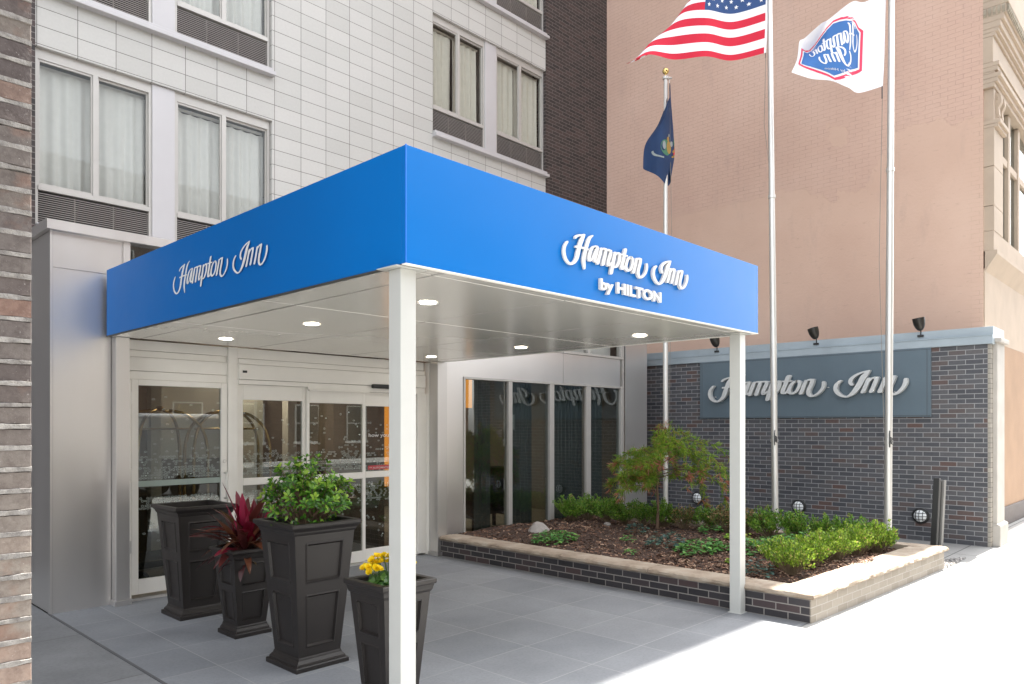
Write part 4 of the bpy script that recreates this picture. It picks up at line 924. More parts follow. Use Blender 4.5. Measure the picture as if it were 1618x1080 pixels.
def cloth(net, px, py, rip=.012):
    def P_(u, v, off=0.0):
        col = [catmull(r, u) for r in net]; h, z, dd = catmull(col, v)
        dd += rip * u * (math.sin(u * 13 + v * 3) + .5 * math.sin(u * 23 - v * 9)); dd += off
        return (px + VY * h + VX * dd, py - VX * h + VY * dd, z)
    return P_
def cloth_grid(mb, P_, nu, nv, mat, u0=0, u1=1, v0=0, v1=1, off=0):
    b = len(mb.v)
    for i in range(nu + 1):
        for j in range(nv + 1): mb.v.append(P_(u0 + (u1 - u0) * i / nu, v0 + (v1 - v0) * j / nv, off))
    for i in range(nu):
        for j in range(nv):
            a = b + i * (nv + 1) + j; mb.f.append((a, a + 1, a + nv + 2, a + nv + 1))
            mb.m.append(mat((i + .5) / nu, (j + .5) / nv) if callable(mat) else mat)
def finish_flag(mb, name, mats, label, hoist):
    o = mb.build(name, mats, smooth=True, normals=False, loc=hoist); tag(o, label, 'flag', 'flags flying from the steel poles'); return o
us = MB(); PU = cloth(US_NET, 10.40, 4.66, .006)
def us_m(u, v):
    if u < .018: return 0
    r = int(v * 13)
    if u < .41 and r < 7: return 2
    return 1 if r % 2 == 0 else 0
cloth_grid(us, PU, 100, 52, us_m)
for r in range(9):
    for c in range(6 if r % 2 == 0 else 5):
        cu_ = .018 + .392 * ((c * 2 + 1 + (r % 2)) / 12); cv = 7 / 13 * (r + 1) / 10
        for off in (-.004, .004):
            pts = []
            for k in range(10):
                a = PI / 2 + k * PI / 5; rr = .033 if k % 2 == 0 else .0135
                pts.append(PU(cu_ + rr * math.cos(a) / 2.4, cv - rr * math.sin(a) / 1.52, off))
            us.mi = 0; us.poly(pts)
us.mi = 3
for v in (.0, 1.0): us.tube([PU(.008, v), (PU(.008, v)[0] + .01, PU(.008, v)[1], PU(.008, v)[2] + (-.07 if v else .05))], .006, 5)
finish_flag(us, 'striped_flag', [white_cloth, red_m, navy_cloth, dark_rail], 'red and white striped flag with white stars on a blue corner, streaming left', (10.35, 4.7, 7.0))
hi = MB(); PH = cloth(HI_NET, 10.32, 3.12, .010)
cloth_grid(hi, PH, 60, 40, 0)
def hexa(mb, uc, vc, hu, hv, flat, off, mat):
    n = 24
    for j in range(n):
        for (va, vb) in (((j) / n * 2 - 1, (j + 1) / n * 2 - 1),):
            wd = lambda q: 1 if abs(q) < flat else max(0, 1 - (abs(q) - flat) / (1 - flat))
            for i in range(24):
                ua, ub = i / 12 - 1, (i + 1) / 12 - 1
                mb.mi = mat; mb.quad(PH(uc + hu * ua * wd(va), vc + hv * va, off), PH(uc + hu * ua * wd(vb), vc + hv * vb, off), PH(uc + hu * ub * wd(vb), vc + hv * vb, off), PH(uc + hu * ub * wd(va), vc + hv * va, off))
for sgn in (-1, 1):
    hexa(hi, .555, .54, .375, .42, .50, .003 * sgn, 1); hexa(hi, .555, .54, .345, .385, .50, .006 * sgn, 0); hexa(hi, .555, .54, .325, .362, .50, .009 * sgn, 2)
    s1 = .60 / 1.03
    hi.mi = 0
    wordmark(hi, lambda u, v, w: PH(.25 + u * s1 * 1.0, .59 - v * 1.35, sgn * (.0125 + w)), 0, WORD[:19])
    wordmark(hi, lambda u, v, w: PH(.38 + (u - 1.05) * s1 * 1.15, .795 - v * 1.3, sgn * (.0125 + w)), 0, WORD[19:])
    t_ = font_mb('by Hilton', lambda u, v, w: PH(.43 + u, .845 - v, sgn * .013), .20, .035, 0, .02)
    b_ = len(hi.v); hi.v += t_.v; hi.f += [tuple(b_ + q for q in f_) for f_ in t_.f]; hi.m += [0] * len(t_.f)
hi.mi = 3
hi.tube([PH(.01, 1), (PH(.01, 1)[0], PH(.01, 1)[1], PH(.01, 1)[2] - .16)], .008, 5)
finish_flag(hi, 'white_flag', [white_cloth, logo_red, logo_blue, dark_rail], 'white flag with red edged blue hexagon and script, furling to the left', (10.3, 3.15, 6.0))
ny = MB(); PN = cloth(NY_NET, 10.50, 6.56, .02)
cloth_grid(ny, PN, 48, 48, 0)
def blob(mb, P_, uc, vc, ru, rv, off, mat, a0=0, a1=2 * PI, inner=0, n=20):
    mb.mi = mat
    for i in range(n):
        a, b = a0 + (a1 - a0) * i / n, a0 + (a1 - a0) * (i + 1) / n
        q = lambda t, k: P_(uc + ru * k * math.cos(t), vc + rv * k * math.sin(t), off)
        mb.quad(q(a, inner), q(a, 1), q(b, 1), q(b, inner))
for sg in (-1, 1):
    for (uc, vc, ru, rv, o_, mt, a0, a1, inn) in ((.72, .62, .16, .125, .006, 4, .1, 1.7, .86), (.66, .61, .10, .095, .005, 3, 0, 2 * PI, 0), (.60, .60, .055, .08, .008, 2, 0, 2 * PI, 0), (.70, .59, .03, .05, .008, 4, 0, 2 * PI, 0),
                                                  (.52, .56, .045, .035, .008, 4, 0, 2 * PI, 0), (.38, .66, .13, .022, .008, 2, 0, 2 * PI, 0), (.36, .69, .12, .020, .010, 1, 0, 2 * PI, 0), (.44, .72, .10, .014, .012, 2, 0, 2 * PI, 0), (.40, .57, .04, .04, .008, 3, 0, 2 * PI, 0), (.62, .50, .03, .03, .008, 2, 0, 2 * PI, 0), (.60, .455, .018, .02, .008, 4, 0, 2 * PI, 0)):
        blob(ny, PN, uc, vc, ru, rv, o_ * sg, mt, a0, a1, inn)
finish_flag(ny, 'blue_flag', [navy_dark, red_m, gold_cloth, green_cloth, pale_cloth], 'dark blue flag with a coat of arms hanging limp in folds', (10.52, 6.55, 5.6))

# ================================================================ BOLLARD
bt = thing('slotted_post', 'slim black and steel slotted post leaning at the street end of the flower bed', 'bollard', (10.55, 2.60, 0))
m = MB(); sk = lambda x, y, z: (x + .05 * z * VY, y - .05 * z * VX, z)
def sbox(m, x0, y0, x1, y1, z0, z1):
    i = len(m.v); m.v += [sk(x, y, z) for z in (z0, z1) for y in (y0, y1) for x in (x0, x1)]
    for q in ((0, 2, 3, 1), (4, 5, 7, 6), (0, 1, 5, 4), (2, 6, 7, 3), (0, 4, 6, 2), (1, 3, 7, 5)): m.f.append(tuple(i + k for k in q)); m.m.append(0)
sbox(m, 10.50, 2.615, 10.58, 2.68, 0, .99); m.build('black_strip', black, bt, bevel=.004)
m = MB(); sbox(m, 10.505, 2.555, 10.60, 2.578, 0, .965); sbox(m, 10.505, 2.592, 10.60, 2.6145, 0, .965); sbox(m, 10.53, 2.578, 10.6, 2.592, 0, .95); m.build('steel_channel', plain('weathered_channel', (.17, .165, .155), .5, .3), bt, bevel=.003)

# ================================================================ POTS
def pot(cx, cy, R_, H_, label):
    t = thing('planter_pot', label, 'planter pot', (cx, cy, 0), 'tapered square dark planter pots at the entrance')
    def ring(m, prof):
        b = len(m.v)
        for h, z in prof: m.v += [(cx - h, cy - h, z), (cx + h, cy - h, z), (cx + h, cy + h, z), (cx - h, cy + h, z)]
        for i in range(len(prof) - 1):
            for j in range(4):
                a = b + i * 4 + j; c = b + i * 4 + (j + 1) % 4; m.f.append((a, c, c + 4, a + 4)); m.m.append(0)
    rt = R_ * .86; rb = R_ * .60; zt = H_ - .075; zb = .085
    body = MB()
    hw = lambda z: rb + (rt - rb) * (z - zb) / (zt - zb)
    S_ = [-1, -.68, -.62, -.58, .58, .62, .68, 1]; hh = zt - zb
    Zs = [zb, zb + .07 * hh, zb + .085 * hh, zb + .10 * hh, zb + .485 * hh, zb + .50 * hh, zb + .515 * hh, zb + .60 * hh, zb + .615 * hh, zb + .63 * hh, zb + .905 * hh, zb + .92 * hh, zb + .935 * hh, zt]
    rec = {0: 0, 1: 0, 2: -.004, 3: .013, 4: .013, 5: -.004, 6: 0, 7: 0, 8: -.004, 9: .013, 10: .013, 11: -.004, 12: 0, 13: 0}
    srec = {0: 0, 1: 0, 2: -.004, 3: .013, 4: .013, 5: -.004, 6: 0, 7: 0}
    for k in range(4):
        b = len(body.v); a = k * PI / 2; ca, sa = math.cos(a), math.sin(a)
        for j, z in enumerate(Zs):
            for i, s_ in enumerate(S_):
                w = hw(z); inz = 2 <= j <= 5 or 8 <= j <= 11; ins = 2 <= i <= 5
                if inz and ins:
                    e = .013 if (3 <= j <= 4 or 9 <= j <= 10) and 3 <= i <= 4 else -.004
                else: e = 0
                lx, ly = w * s_, -(w - e)
                body.v.append((cx + lx * ca - ly * sa, cy + lx * sa + ly * ca, z))
        for j in range(len(Zs) - 1):
            for i in range(7):
                q = b + j * 8 + i; body.f.append((q, q + 1, q + 9, q + 8)); body.m.append(0)
    body.build('pot_body', pot_m, t, normals=False)
    m = MB(); ring(m, [(rt - .03, H_ - .10), (rt - .002, zt - .006), (rt + .004, zt), (rt + .010, zt + .012), (rt + .012, zt + .022), (R_ - .010, H_ - .034), (R_ - .003, H_ - .030), (R_, H_ - .022), (R_, H_ - .004), (R_ - .004, H_), (R_ - .040, H_), (R_ - .045, H_ - .006), (R_ - .055, H_ - .12)])
    m.build('rim', pot_m, t)
    m = MB(); ring(m, [(R_ * .76, 0), (R_ * .76, .028), (R_ * .745, .034), (R_ * .70, .036), (R_ * .69, .05), (R_ * .63, .07), (rb + .006, .078), (rb + .002, .088)]); m.build('plinth', pot_m, t)
    m = MB(); n = 12
    for i in range(n + 1):
        for j in range(n + 1):
            x = cx + (R_ - .05) * (i / n * 2 - 1); y = cy + (R_ - .05) * (j / n * 2 - 1); m.v.append((x, y, H_ - .085 + .02 * noise.noise(Vector((x * 20, y * 20, 0)))))
    for i in range(n):
        for j in range(n): q = i * (n + 1) + j; m.f.append((q, q + n + 1, q + n + 2, q + 1)); m.m.append(0)
    m.build('soil', soil, t, normals=False)
    return t
pot(2.80, 6.56, .27, .965, 'tall dark planter pot standing empty against the glass door')
pot(2.82, 5.66, .20, .69, 'shorter dark planter pot holding the red leaved plant')
pot(2.775, 4.64, .27, 1.0, 'tall dark planter pot holding the glossy green shrub')
pot(2.68, 3.56, .195, .75, 'shorter dark planter pot of yellow flowers behind the canopy post')
# ================================================================ PLANTS
def rvec(rg):
    while True:
        v = Vector((rg.uniform(-1, 1), rg.uniform(-1, 1), rg.uniform(-1, 1)))
        if .05 < v.length < 1: return v.normalized()
def leaf(m, p, d, up, L, W, curl=.15, fold=.12, broad=.62):
    """one leaf as its own island: blade with a sunken midrib"""
    d = d.normalized(); s_ = d.cross(up)
    if s_.length < .01: s_ = d.orthogonal()
    s_.normalize(); n = s_.cross(d).normalized()
    at = lambda t, w, h: tuple(p + d * (L * t) + s_ * (W * w) + n * (L * h))
    i = len(m.v)
    m.v += [at(0, 0, 0), at(.32, -.34, -curl * .1 + fold * .4), at(broad, -.5, -curl * .4 + fold * .5), at(1, 0, -curl), at(broad, .5, -curl * .4 + fold * .5), at(.32, .34, -curl * .1 + fold * .4), at(.5, 0, -curl * .25)]
    for f in ((0, 6, 2, 1), (6, 3, 2), (6, 4, 3), (0, 5, 4, 6)): m.f.append(tuple(i + k for k in f)); m.m.append(m.mi)
box_leaf = leafmat('boxwood_leaf', [(0, (.045, .11, .012)), (.35, (.09, .21, .02)), (.7, (.17, .33, .035)), (.93, (.24, .36, .05)), (1, (.36, .30, .10))], .38, .3)
box_leaf_y = leafmat('boxwood_leaf_bright', [(0, (.07, .15, .015)), (.3, (.15, .27, .02)), (.7, (.27, .42, .035)), (.92, (.42, .52, .08)), (1, (.45, .32, .14))], .38, .35)
box_leaf_b = leafmat('boxwood_leaf_browned', [(0, (.05, .09, .015)), (.4, (.10, .17, .03)), (.6, (.22, .15, .06)), (1, (.36, .22, .10))], .5, .25)
twig_m = plain('twig', (.17, .12, .07), .85)
hed = leafmat('shrub_leaf', [(0, (.03, .095, .014)), (.4, (.065, .19, .022)), (.75, (.13, .31, .03)), (1, (.26, .44, .05))], .22, .25, .6)
hed_new = leafmat('shrub_new_leaf', [(0, (.22, .42, .035)), (1, (.42, .60, .07))], .28, .4, .55)
def shrub_meshes(seed, n=2200, bare=0, h=.36, r=.24):
    rg = random.Random(seed); m = MB()
    lobes = [(Vector((rg.uniform(-.5, .5) * r, rg.uniform(-.5, .5) * r, rg.uniform(.42, .75) * h)), rg.uniform(.38, .62) * r) for _ in range(10)]
    tw = MB()
    tips = []
    for _ in range(75):
        c, q = lobes[rg.randrange(10)]; d = rvec(rg); d.z = abs(d.z) * .9 - .12; tip = c + d * q * rg.uniform(.7, 1.35); tip.z = max(.03, tip.z)
        tips.append(tip)
        b0 = Vector((rg.uniform(-.03, .03), rg.uniform(-.03, .03), 0)); mid = b0.lerp(tip, .55) + Vector((0, 0, -.02)) + rvec(rg) * .012
        tw.tube([b0, mid, tip], [.0035, .0025, .0012], 4, False)
        k = int(n / 75)
        if bare and rg.random() < bare: k = k // 5
        for i in range(k):
            t = 1 - .42 * rg.random() ** 1.2; p = mid.lerp(tip, (t - .5) * 2) + rvec(rg) * .022
            dd = (tip - mid).normalized() + rvec(rg) * .9 + Vector((0, 0, .35))
            L = rg.uniform(.018, .034); leaf(m, p, dd, rvec(rg), L, L * .66)
    return m, tw
PROTO = []
for i, (mat_, bare, hh, rr, n) in enumerate(((box_leaf, 0, .37, .26, 2500), (box_leaf, 0, .35, .24, 2300), (box_leaf_y, .08, .34, .26, 2100), (box_leaf_y, .3, .36, .24, 1700), (box_leaf_b, .2, .35, .24, 1700))):
    m, tw = shrub_meshes(40 + i, n, bare, hh, rr); PROTO.append((m, tw, mat_))
proto_objs = {}
def shrub(kind, x, y, sc, label, group):
    m, tw, mat_ = PROTO[kind]; z = bed_z(x, y) - .01
    if kind not in proto_objs:
        t = thing('boxwood_shrub', label, 'shrub', (0, 0, 0), group)
        fo = m.build('foliage', mat_, t, normals=False); st = tw.build('stems', twig_m, t, normals=False)
        proto_objs[kind] = (t, fo, st)
    else:
        t0, f0, s0 = proto_objs[kind]
        t = t0.copy(); C.objects.link(t)
        for ch in (f0, s0):
            c = ch.copy(); C.objects.link(c); c.parent = t
        tag(t, label, 'shrub', group)
    t.location = (x, y, z); t.rotation_euler.z = random.uniform(0, 6.28); t.scale = (sc, sc, sc * random.uniform(.92, 1.08))
ORD = ['first', 'second', 'third', 'fourth', 'fifth', 'sixth', 'seventh', 'eighth', 'ninth', 'tenth', 'eleventh', 'twelfth', 'thirteenth', 'fourteenth']
front = [(6.98, 2.98, 3, .95), (7.18, 3.16, 2, 1.0), (7.42, 2.96, 2, .86), (7.70, 3.02, 2, .95), (7.96, 2.90, 2, .90), (8.22, 3.0, 3, .95), (8.48, 2.88, 2, .9), (8.74, 2.96, 2, .95), (9.0, 2.85, 2, .98), (9.24, 2.92, 0, .95)]
for i, (x, y, k, sc) in enumerate(front):
    shrub(k, x, y, sc, 'boxwood shrub in the front row along the sidewalk cap, %s from the left' % ORD[i], 'boxwood shrubs of the front row')
back = [(9.22, 3.25, 0), (9.20, 3.55, 0), (9.18, 3.86, 1), (9.16, 4.16, 0), (9.10, 4.50, 4), (9.08, 4.72, 4), (9.10, 5.0, 1), (9.05, 5.36, 4), (9.05, 5.70, 0), (9.04, 6.02, 1), (9.02, 6.32, 0), (8.98, 6.62, 1), (8.92, 6.90, 0), (8.62, 6.98, 0)]
for i, (x, y, k) in enumerate(back):
    shrub(k, x, y, [1.05, .98, 1.1][i % 3], 'boxwood shrub in the back row beside the flagpoles, %s from the street end' % ORD[i], 'boxwood shrubs of the back row')

# low leafy ground plants
gl1 = leafmat('ground_leaf', [(0, (.035, .12, .025)), (.5, (.075, .23, .045)), (1, (.17, .38, .07))], .4, .25)
gl2 = leafmat('blue_green_leaf', [(0, (.02, .055, .045)), (.6, (.04, .10, .08)), (1, (.10, .20, .14))], .4, .2)
gl3 = leafmat('lime_leaf', [(0, (.14, .30, .03)), (.6, (.30, .45, .05)), (1, (.50, .50, .08))], .4, .35)
def ground_plant(cx, cy, rx, ry, n, mat_, label, h=.12, seed=1, L0=.05, name='ground_plant'):
    rg = random.Random(seed); m = MB(); st = MB()
    for _ in range(n):
        a = rg.uniform(0, 2 * PI); q = math.sqrt(rg.random()); x = cx + rx * q * math.cos(a); y = cy + ry * q * math.sin(a)
        z0 = bed_z(x, y); hh = h * (1 - .6 * q * q) * rg.uniform(.3, 1.1); p = Vector((x, y, z0 + hh))
        if rg.random() < .3: st.tube([(cx + (x - cx) * .7, cy + (y - cy) * .7, z0), tuple(p)], .0016, 4, False)
        d = Vector((math.cos(a) + rg.uniform(-.9, .9), math.sin(a) + rg.uniform(-.9, .9), rg.uniform(-.25, .4)))
        L = L0 * rg.uniform(.6, 1.2); b = Vector((0, 0, 1)) + rvec(rg) * .4
        leaf(m, p, d, b, L, L * .85, .2, .1, .55)
        if rg.random() < .8:     # lobed neighbours make a hand shaped leaf
            d2 = Matrix.Rotation(.9, 3, 'Z') @ d; leaf(m, p, d2, b, L * .75, L * .5, .2, .1); d3 = Matrix.Rotation(-.9, 3, 'Z') @ d; leaf(m, p, d3, b, L * .75, L * .5, .2, .1)
    t = thing(name, label, 'plant', (cx, cy, .2))
    m.build('foliage', mat_, t, normals=False)
    if st.v: st.build('stems', twig_m, t, normals=False)
GP = [(6.98, 5.95, .30, .27, 190, gl1, 'spreading green ground plant in front of the pale boulder', .14, .055),
      (7.62, 5.30, .10, .09, 26, gl1, 'tiny green sprig alone in the mulch right of the boulder', .09, .04),
      (7.55, 4.72, .25, .20, 100, gl2, 'dark blue green leafy plant in the mulch left of the maple trunk', .19, .055),
      (8.20, 5.55, .16, .15, 60, gl2, 'small blue grey leafy plant behind the larger dark one', .14, .045),
      (7.50, 4.22, .38, .24, 170, gl1, 'wide green ground plant in the mulch before the maple trunk', .13, .062),
      (7.72, 3.75, .28, .20, 90, gl1, 'green ground plant just left of the canopy corner post', .11, .06),
      (6.85, 4.72, .07, .07, 20, gl1, 'tiny pale green seedling near the left cap of the bed', .08, .038),
      (7.9, 3.50, .14, .10, 40, gl3, 'lime yellow seedling beside the canopy corner post', .11, .045),
      (8.25, 3.72, .30, .20, 110, gl1, 'glossy green ground plant between front and back shrub rows', .15, .065),
      (8.55, 4.30, .18, .16, 60, gl3, 'lime green low plant right of the canopy corner post', .12, .055),
      (8.75, 3.62, .34, .16, 110, gl1, 'green ground plant under the back row near the street', .13, .06),
      (6.78, 3.20, .12, .15, 50, gl2, 'blue green plant tucked beside the first front shrub', .15, .045),
      (7.1, 3.60, .10, .08, 24, gl3, 'small lime sprig against the left side of the front shrubs', .10, .045),
      (8.85, 4.85, .15, .14, 50, gl1, 'bright green low plant at the foot of the back row', .12, .05)]
for i, (x, y, rx, ry, n, mt, lb, h, L0) in enumerate(GP): ground_plant(x, y, rx, ry, n, mt, lb, h, 70 + i, L0)

# laceleaf maple
def maple():
    x0, y0 = 8.78, 5.62; z0 = bed_z(x0, y0); t = thing('laceleaf_maple', 'small weeping laceleaf maple with green and reddish feathery leaves in the bed', 'tree', (x0, y0, z0))
    rg = random.Random(12); ml = leafmat('laceleaf', [(0, (.065, .16, .015)), (.4, (.17, .32, .025)), (.84, (.36, .46, .04)), (.93, (.30, .24, .05)), (.96, (.36, .14, .07)), (1, (.46, .20, .13))], .5, .4)
    ml2 = leafmat('laceleaf_red', [(0, (.22, .12, .03)), (.5, (.42, .13, .07)), (1, (.55, .25, .17))], .5, .4)
    tk = MB(); tk.tube([(x0, y0, z0 - .03), (x0 + .01, y0 - .01, z0 + .3), (x0 - .005, y0, z0 + .62), (x0 + .02, y0 + .01, z0 + .95)], [.026, .018, .015, .012], 10)
    m = MB(); top = Vector((x0, y0, z0 + .78))
    RX, RY = Vector((VY, -VX, 0)), Vector((VX, VY, 0))
    for b in range(38):
        a = rg.uniform(0, 2 * PI); R_ = rg.uniform(.32, .84); side = RX * (math.cos(a) * 1.08 + .24) + RY * math.sin(a) * .8
        st = top + Vector((0, 0, rg.uniform(-.10, .30)))
        rise = rg.uniform(.0, .40) * (1.1 - R_ * .4)
        cs = math.cos(a); drop = (.12 + .42 * R_ * rg.uniform(.5, 1.1)) * (.45 if cs < -.2 else 1) + (.16 if cs > .3 else 0)
        if cs < -.2: rise = rg.uniform(-.12, .18)
        pts = [st, st + side * R_ * .35 + Vector((0, 0, rise)), st + side * R_ * .7 + Vector((0, 0, rise * .75)), st + side * R_ + Vector((0, 0, rise * .6 - drop * .35)), st + side * R_ * 1.08 + Vector((0, 0, rise * .4 - drop * .9))]
        tk.tube(pts, [.008, .006, .004, .003, .0015], 5, False)
        for k in range(56):
            u = rg.uniform(.15, 1); p = Vector(catmull([tuple(q) for q in pts], u)) + rvec(rg) * .035
            out = (p - top); out.z = 0; out.normalize() if out.length > 0 else None
            base = out * .55 + Vector((0, 0, -.55)) + rvec(rg) * .75
            m.mi = 1 if (u > .84 and rg.random() < .6) else 0
            for q in range(7):       # thread like lobes of one laceleaf
                d = base + rvec(rg) * .62; L = rg.uniform(.05, .11); leaf(m, p, d, rvec(rg), L, L * .085, .35, .05)
    for k in range(16):  # upright reddish tuft at the top
        p = Vector((x0 + VY * .08, y0 - VX * .08, z0 + 1.12)) + Vector((VY, -VX, 0)) * rg.uniform(-.10, .12) + Vector((0, 0, rg.uniform(-.05, .34)))
        tk.tube([tuple(top), tuple(p)], .002, 4, False)
        m.mi = 1 if rg.random() < .6 else 0
        for q in range(22): d = Vector((0, 0, .3)) + rvec(rg); L = rg.uniform(.03, .07); leaf(m, p + rvec(rg) * .02, d, rvec(rg), L, L * .1, .3, .05)
    tk.build('trunk', trunk_m, t, normals=False); m.build('crown', [ml, ml2], t, normals=False)
maple()

# glossy shrub in the big pot
def pot_shrub():
    cx, cy, z0 = 2.775, 4.64, .92; t = thing('potted_shrub', 'dense glossy green shrub with lime new growth in the tall dark pot', 'plant', (cx, cy, z0))
    rg = random.Random(21); st = MB(); m = MB(); mn = MB()
    RX, RY = Vector((VY, -VX, 0)), Vector((VX, VY, 0))
    for b in range(118):
        a = rg.uniform(0, 2 * PI); q = math.sqrt(rg.random())
        hgt = .46 * math.sqrt(max(0, 1 - (q * .93) ** 2)) * rg.uniform(.62, 1.08) + .04
        tip = Vector((cx, cy, z0 + hgt)) + (RX * math.cos(a) * .315 + RY * math.sin(a) * .26) * q * rg.uniform(.9, 1.1) - RX * .0
        b0 = Vector((cx + rg.uniform(-.06, .06), cy + rg.uniform(-.06, .06), z0 - .02)); mid = b0.lerp(tip, .5) + Vector((0, 0, .03)) + rvec(rg) * .02
        st.tube([b0, mid, tip], [.006, .004, .002], 5, False)
        ax = (tip - mid).normalized(); o = ax.orthogonal().normalized(); w = ax.cross(o)
        new = rg.random() < .42 and hgt > .16
        for lv in range(3):
            for k in range(5 if lv else 6):
                th = 2 * PI * (k + .4 * lv) / 5 + rg.uniform(-.3, .3); side = o * math.cos(th) + w * math.sin(th)
                L = rg.uniform(.034, .052) * (1.05 if lv else .9); d = side + ax * (1.15 - .55 * lv) + rvec(rg) * .25
                mm = mn if (new and lv == 0) else m
                leaf(mm, tip - ax * (.028 * lv) + side * .004, d, ax, L, L * .50, .18, .10, .66)
    for _ in range(420):      # inner leaves
        p = Vector((cx, cy, z0 + rg.uniform(.03, .33))) + (RX * rg.uniform(-.2, .2) + RY * rg.uniform(-.2, .2)); L = rg.uniform(.03, .048)
        leaf(m, p, rvec(rg) + Vector((0, 0, .3)), rvec(rg), L, L * .5)
    st.build('stems', trunk_m, t, normals=False); m.build('foliage', hed, t, normals=False); mn.build('new_growth', hed_new, t, normals=False)
pot_shrub()

# red cordyline
def cordyline():
    cx, cy, z0 = 2.82, 5.66, .60; t = thing('cordyline_plant', 'red and maroon sword leaved plant in the shorter dark pot', 'plant', (cx, cy, z0))
    rg = random.Random(4)
    dk_ = leafmat('maroon_leaf', [(0, (.055, .014, .014)), (.5, (.10, .022, .022)), (.8, (.15, .045, .025)), (1, (.12, .08, .03))], .3, .15, .6)
    rd = leafmat('crimson_leaf', [(0, (.13, .008, .02)), (.6, (.24, .012, .035)), (1, (.42, .03, .085))], .28, .35, .6)
    md, mr, st = MB(), MB(), MB(); RX, RY = Vector((VY, -VX, 0)), Vector((VX, VY, 0))
    crowns = [(Vector((cx, cy, z0)) + RX * a + RY * b, h) for a, b, h in ((0, 0, .20), (-.06, .03, .10), (.07, .02, .16), (.02, -.05, .08))]
    for c, h in crowns:
        st.tube([tuple(c + Vector((0, 0, -.03))), tuple(c + Vector((0, 0, h)))], .011, 8)
    def blade(m, p, d, L, W, droop):
        d = d.normalized(); s_ = d.cross(Vector((0, 0, 1)));
        s_ = s_.normalized() if s_.length > .01 else Vector((1, 0, 0))
        i = len(m.v); n = 9; q = Vector(p); dd = d.copy()
        tw = rg.uniform(-.5, .5)
        for k in range(n + 1):
            u = k / n; w = W * (.22 + .78 * math.sin(PI * min(1, u * 1.02) ** .72)) * (1 if u < .98 else .15) * .5
            up = s_.cross(dd).normalized(); sv = (s_ * math.cos(tw * u) + up * math.sin(tw * u)); f_ = up * (-.30 * w)
            m.v += [tuple(q - sv * w), tuple(q + f_), tuple(q + sv * w)]
            q = q + dd * (L / n); dd = (dd + Vector((0, 0, -droop / n))).normalized()
        for k in range(n):
            for e in (0, 1): a = i + 3 * k + e; m.f.append((a, a + 1, a + 4, a + 3)); m.m.append(0)
    for ci, (c, h) in enumerate(crowns):
        for k in range(17 if ci else 24):
            u = min(1, k / (17 if ci else 23)); a = k * 2.4 + ci; el = rad(82 - 88 * u + rg.uniform(-9, 9))
            d = (RX * math.cos(a) + RY * math.sin(a)) * math.cos(el) + Vector((0, 0, math.sin(el)))
            L = (.40 + .10 * math.sin(PI * u)) * rg.uniform(.72, 1.08) * (.85 if ci else 1); 
            red = u < .20 or rg.random() < .08
            blade(mr if red else md, tuple(c + Vector((0, 0, h * (1 - .6 * u)))), d, L, rg.uniform(.056, .082), .35 + 1.0 * u)
    for px_, an, L in ((-.05, 2.75, .40), (-.02, 3.0, .36), (.0, 3.3, .34)):
        d = RX * math.cos(an) + RY * math.sin(an) * .2 + Vector((0, 0, .75)); blade(mr if px_ < -.03 else md, (cx, cy, z0 + .14), d, L, .045, 1.1)
    st.build('stems', trunk_m, t); md.build('foliage', dk_, t, smooth=True, normals=False); mr.build('red_leaves', rd, t, smooth=True, normals=False)
cordyline()

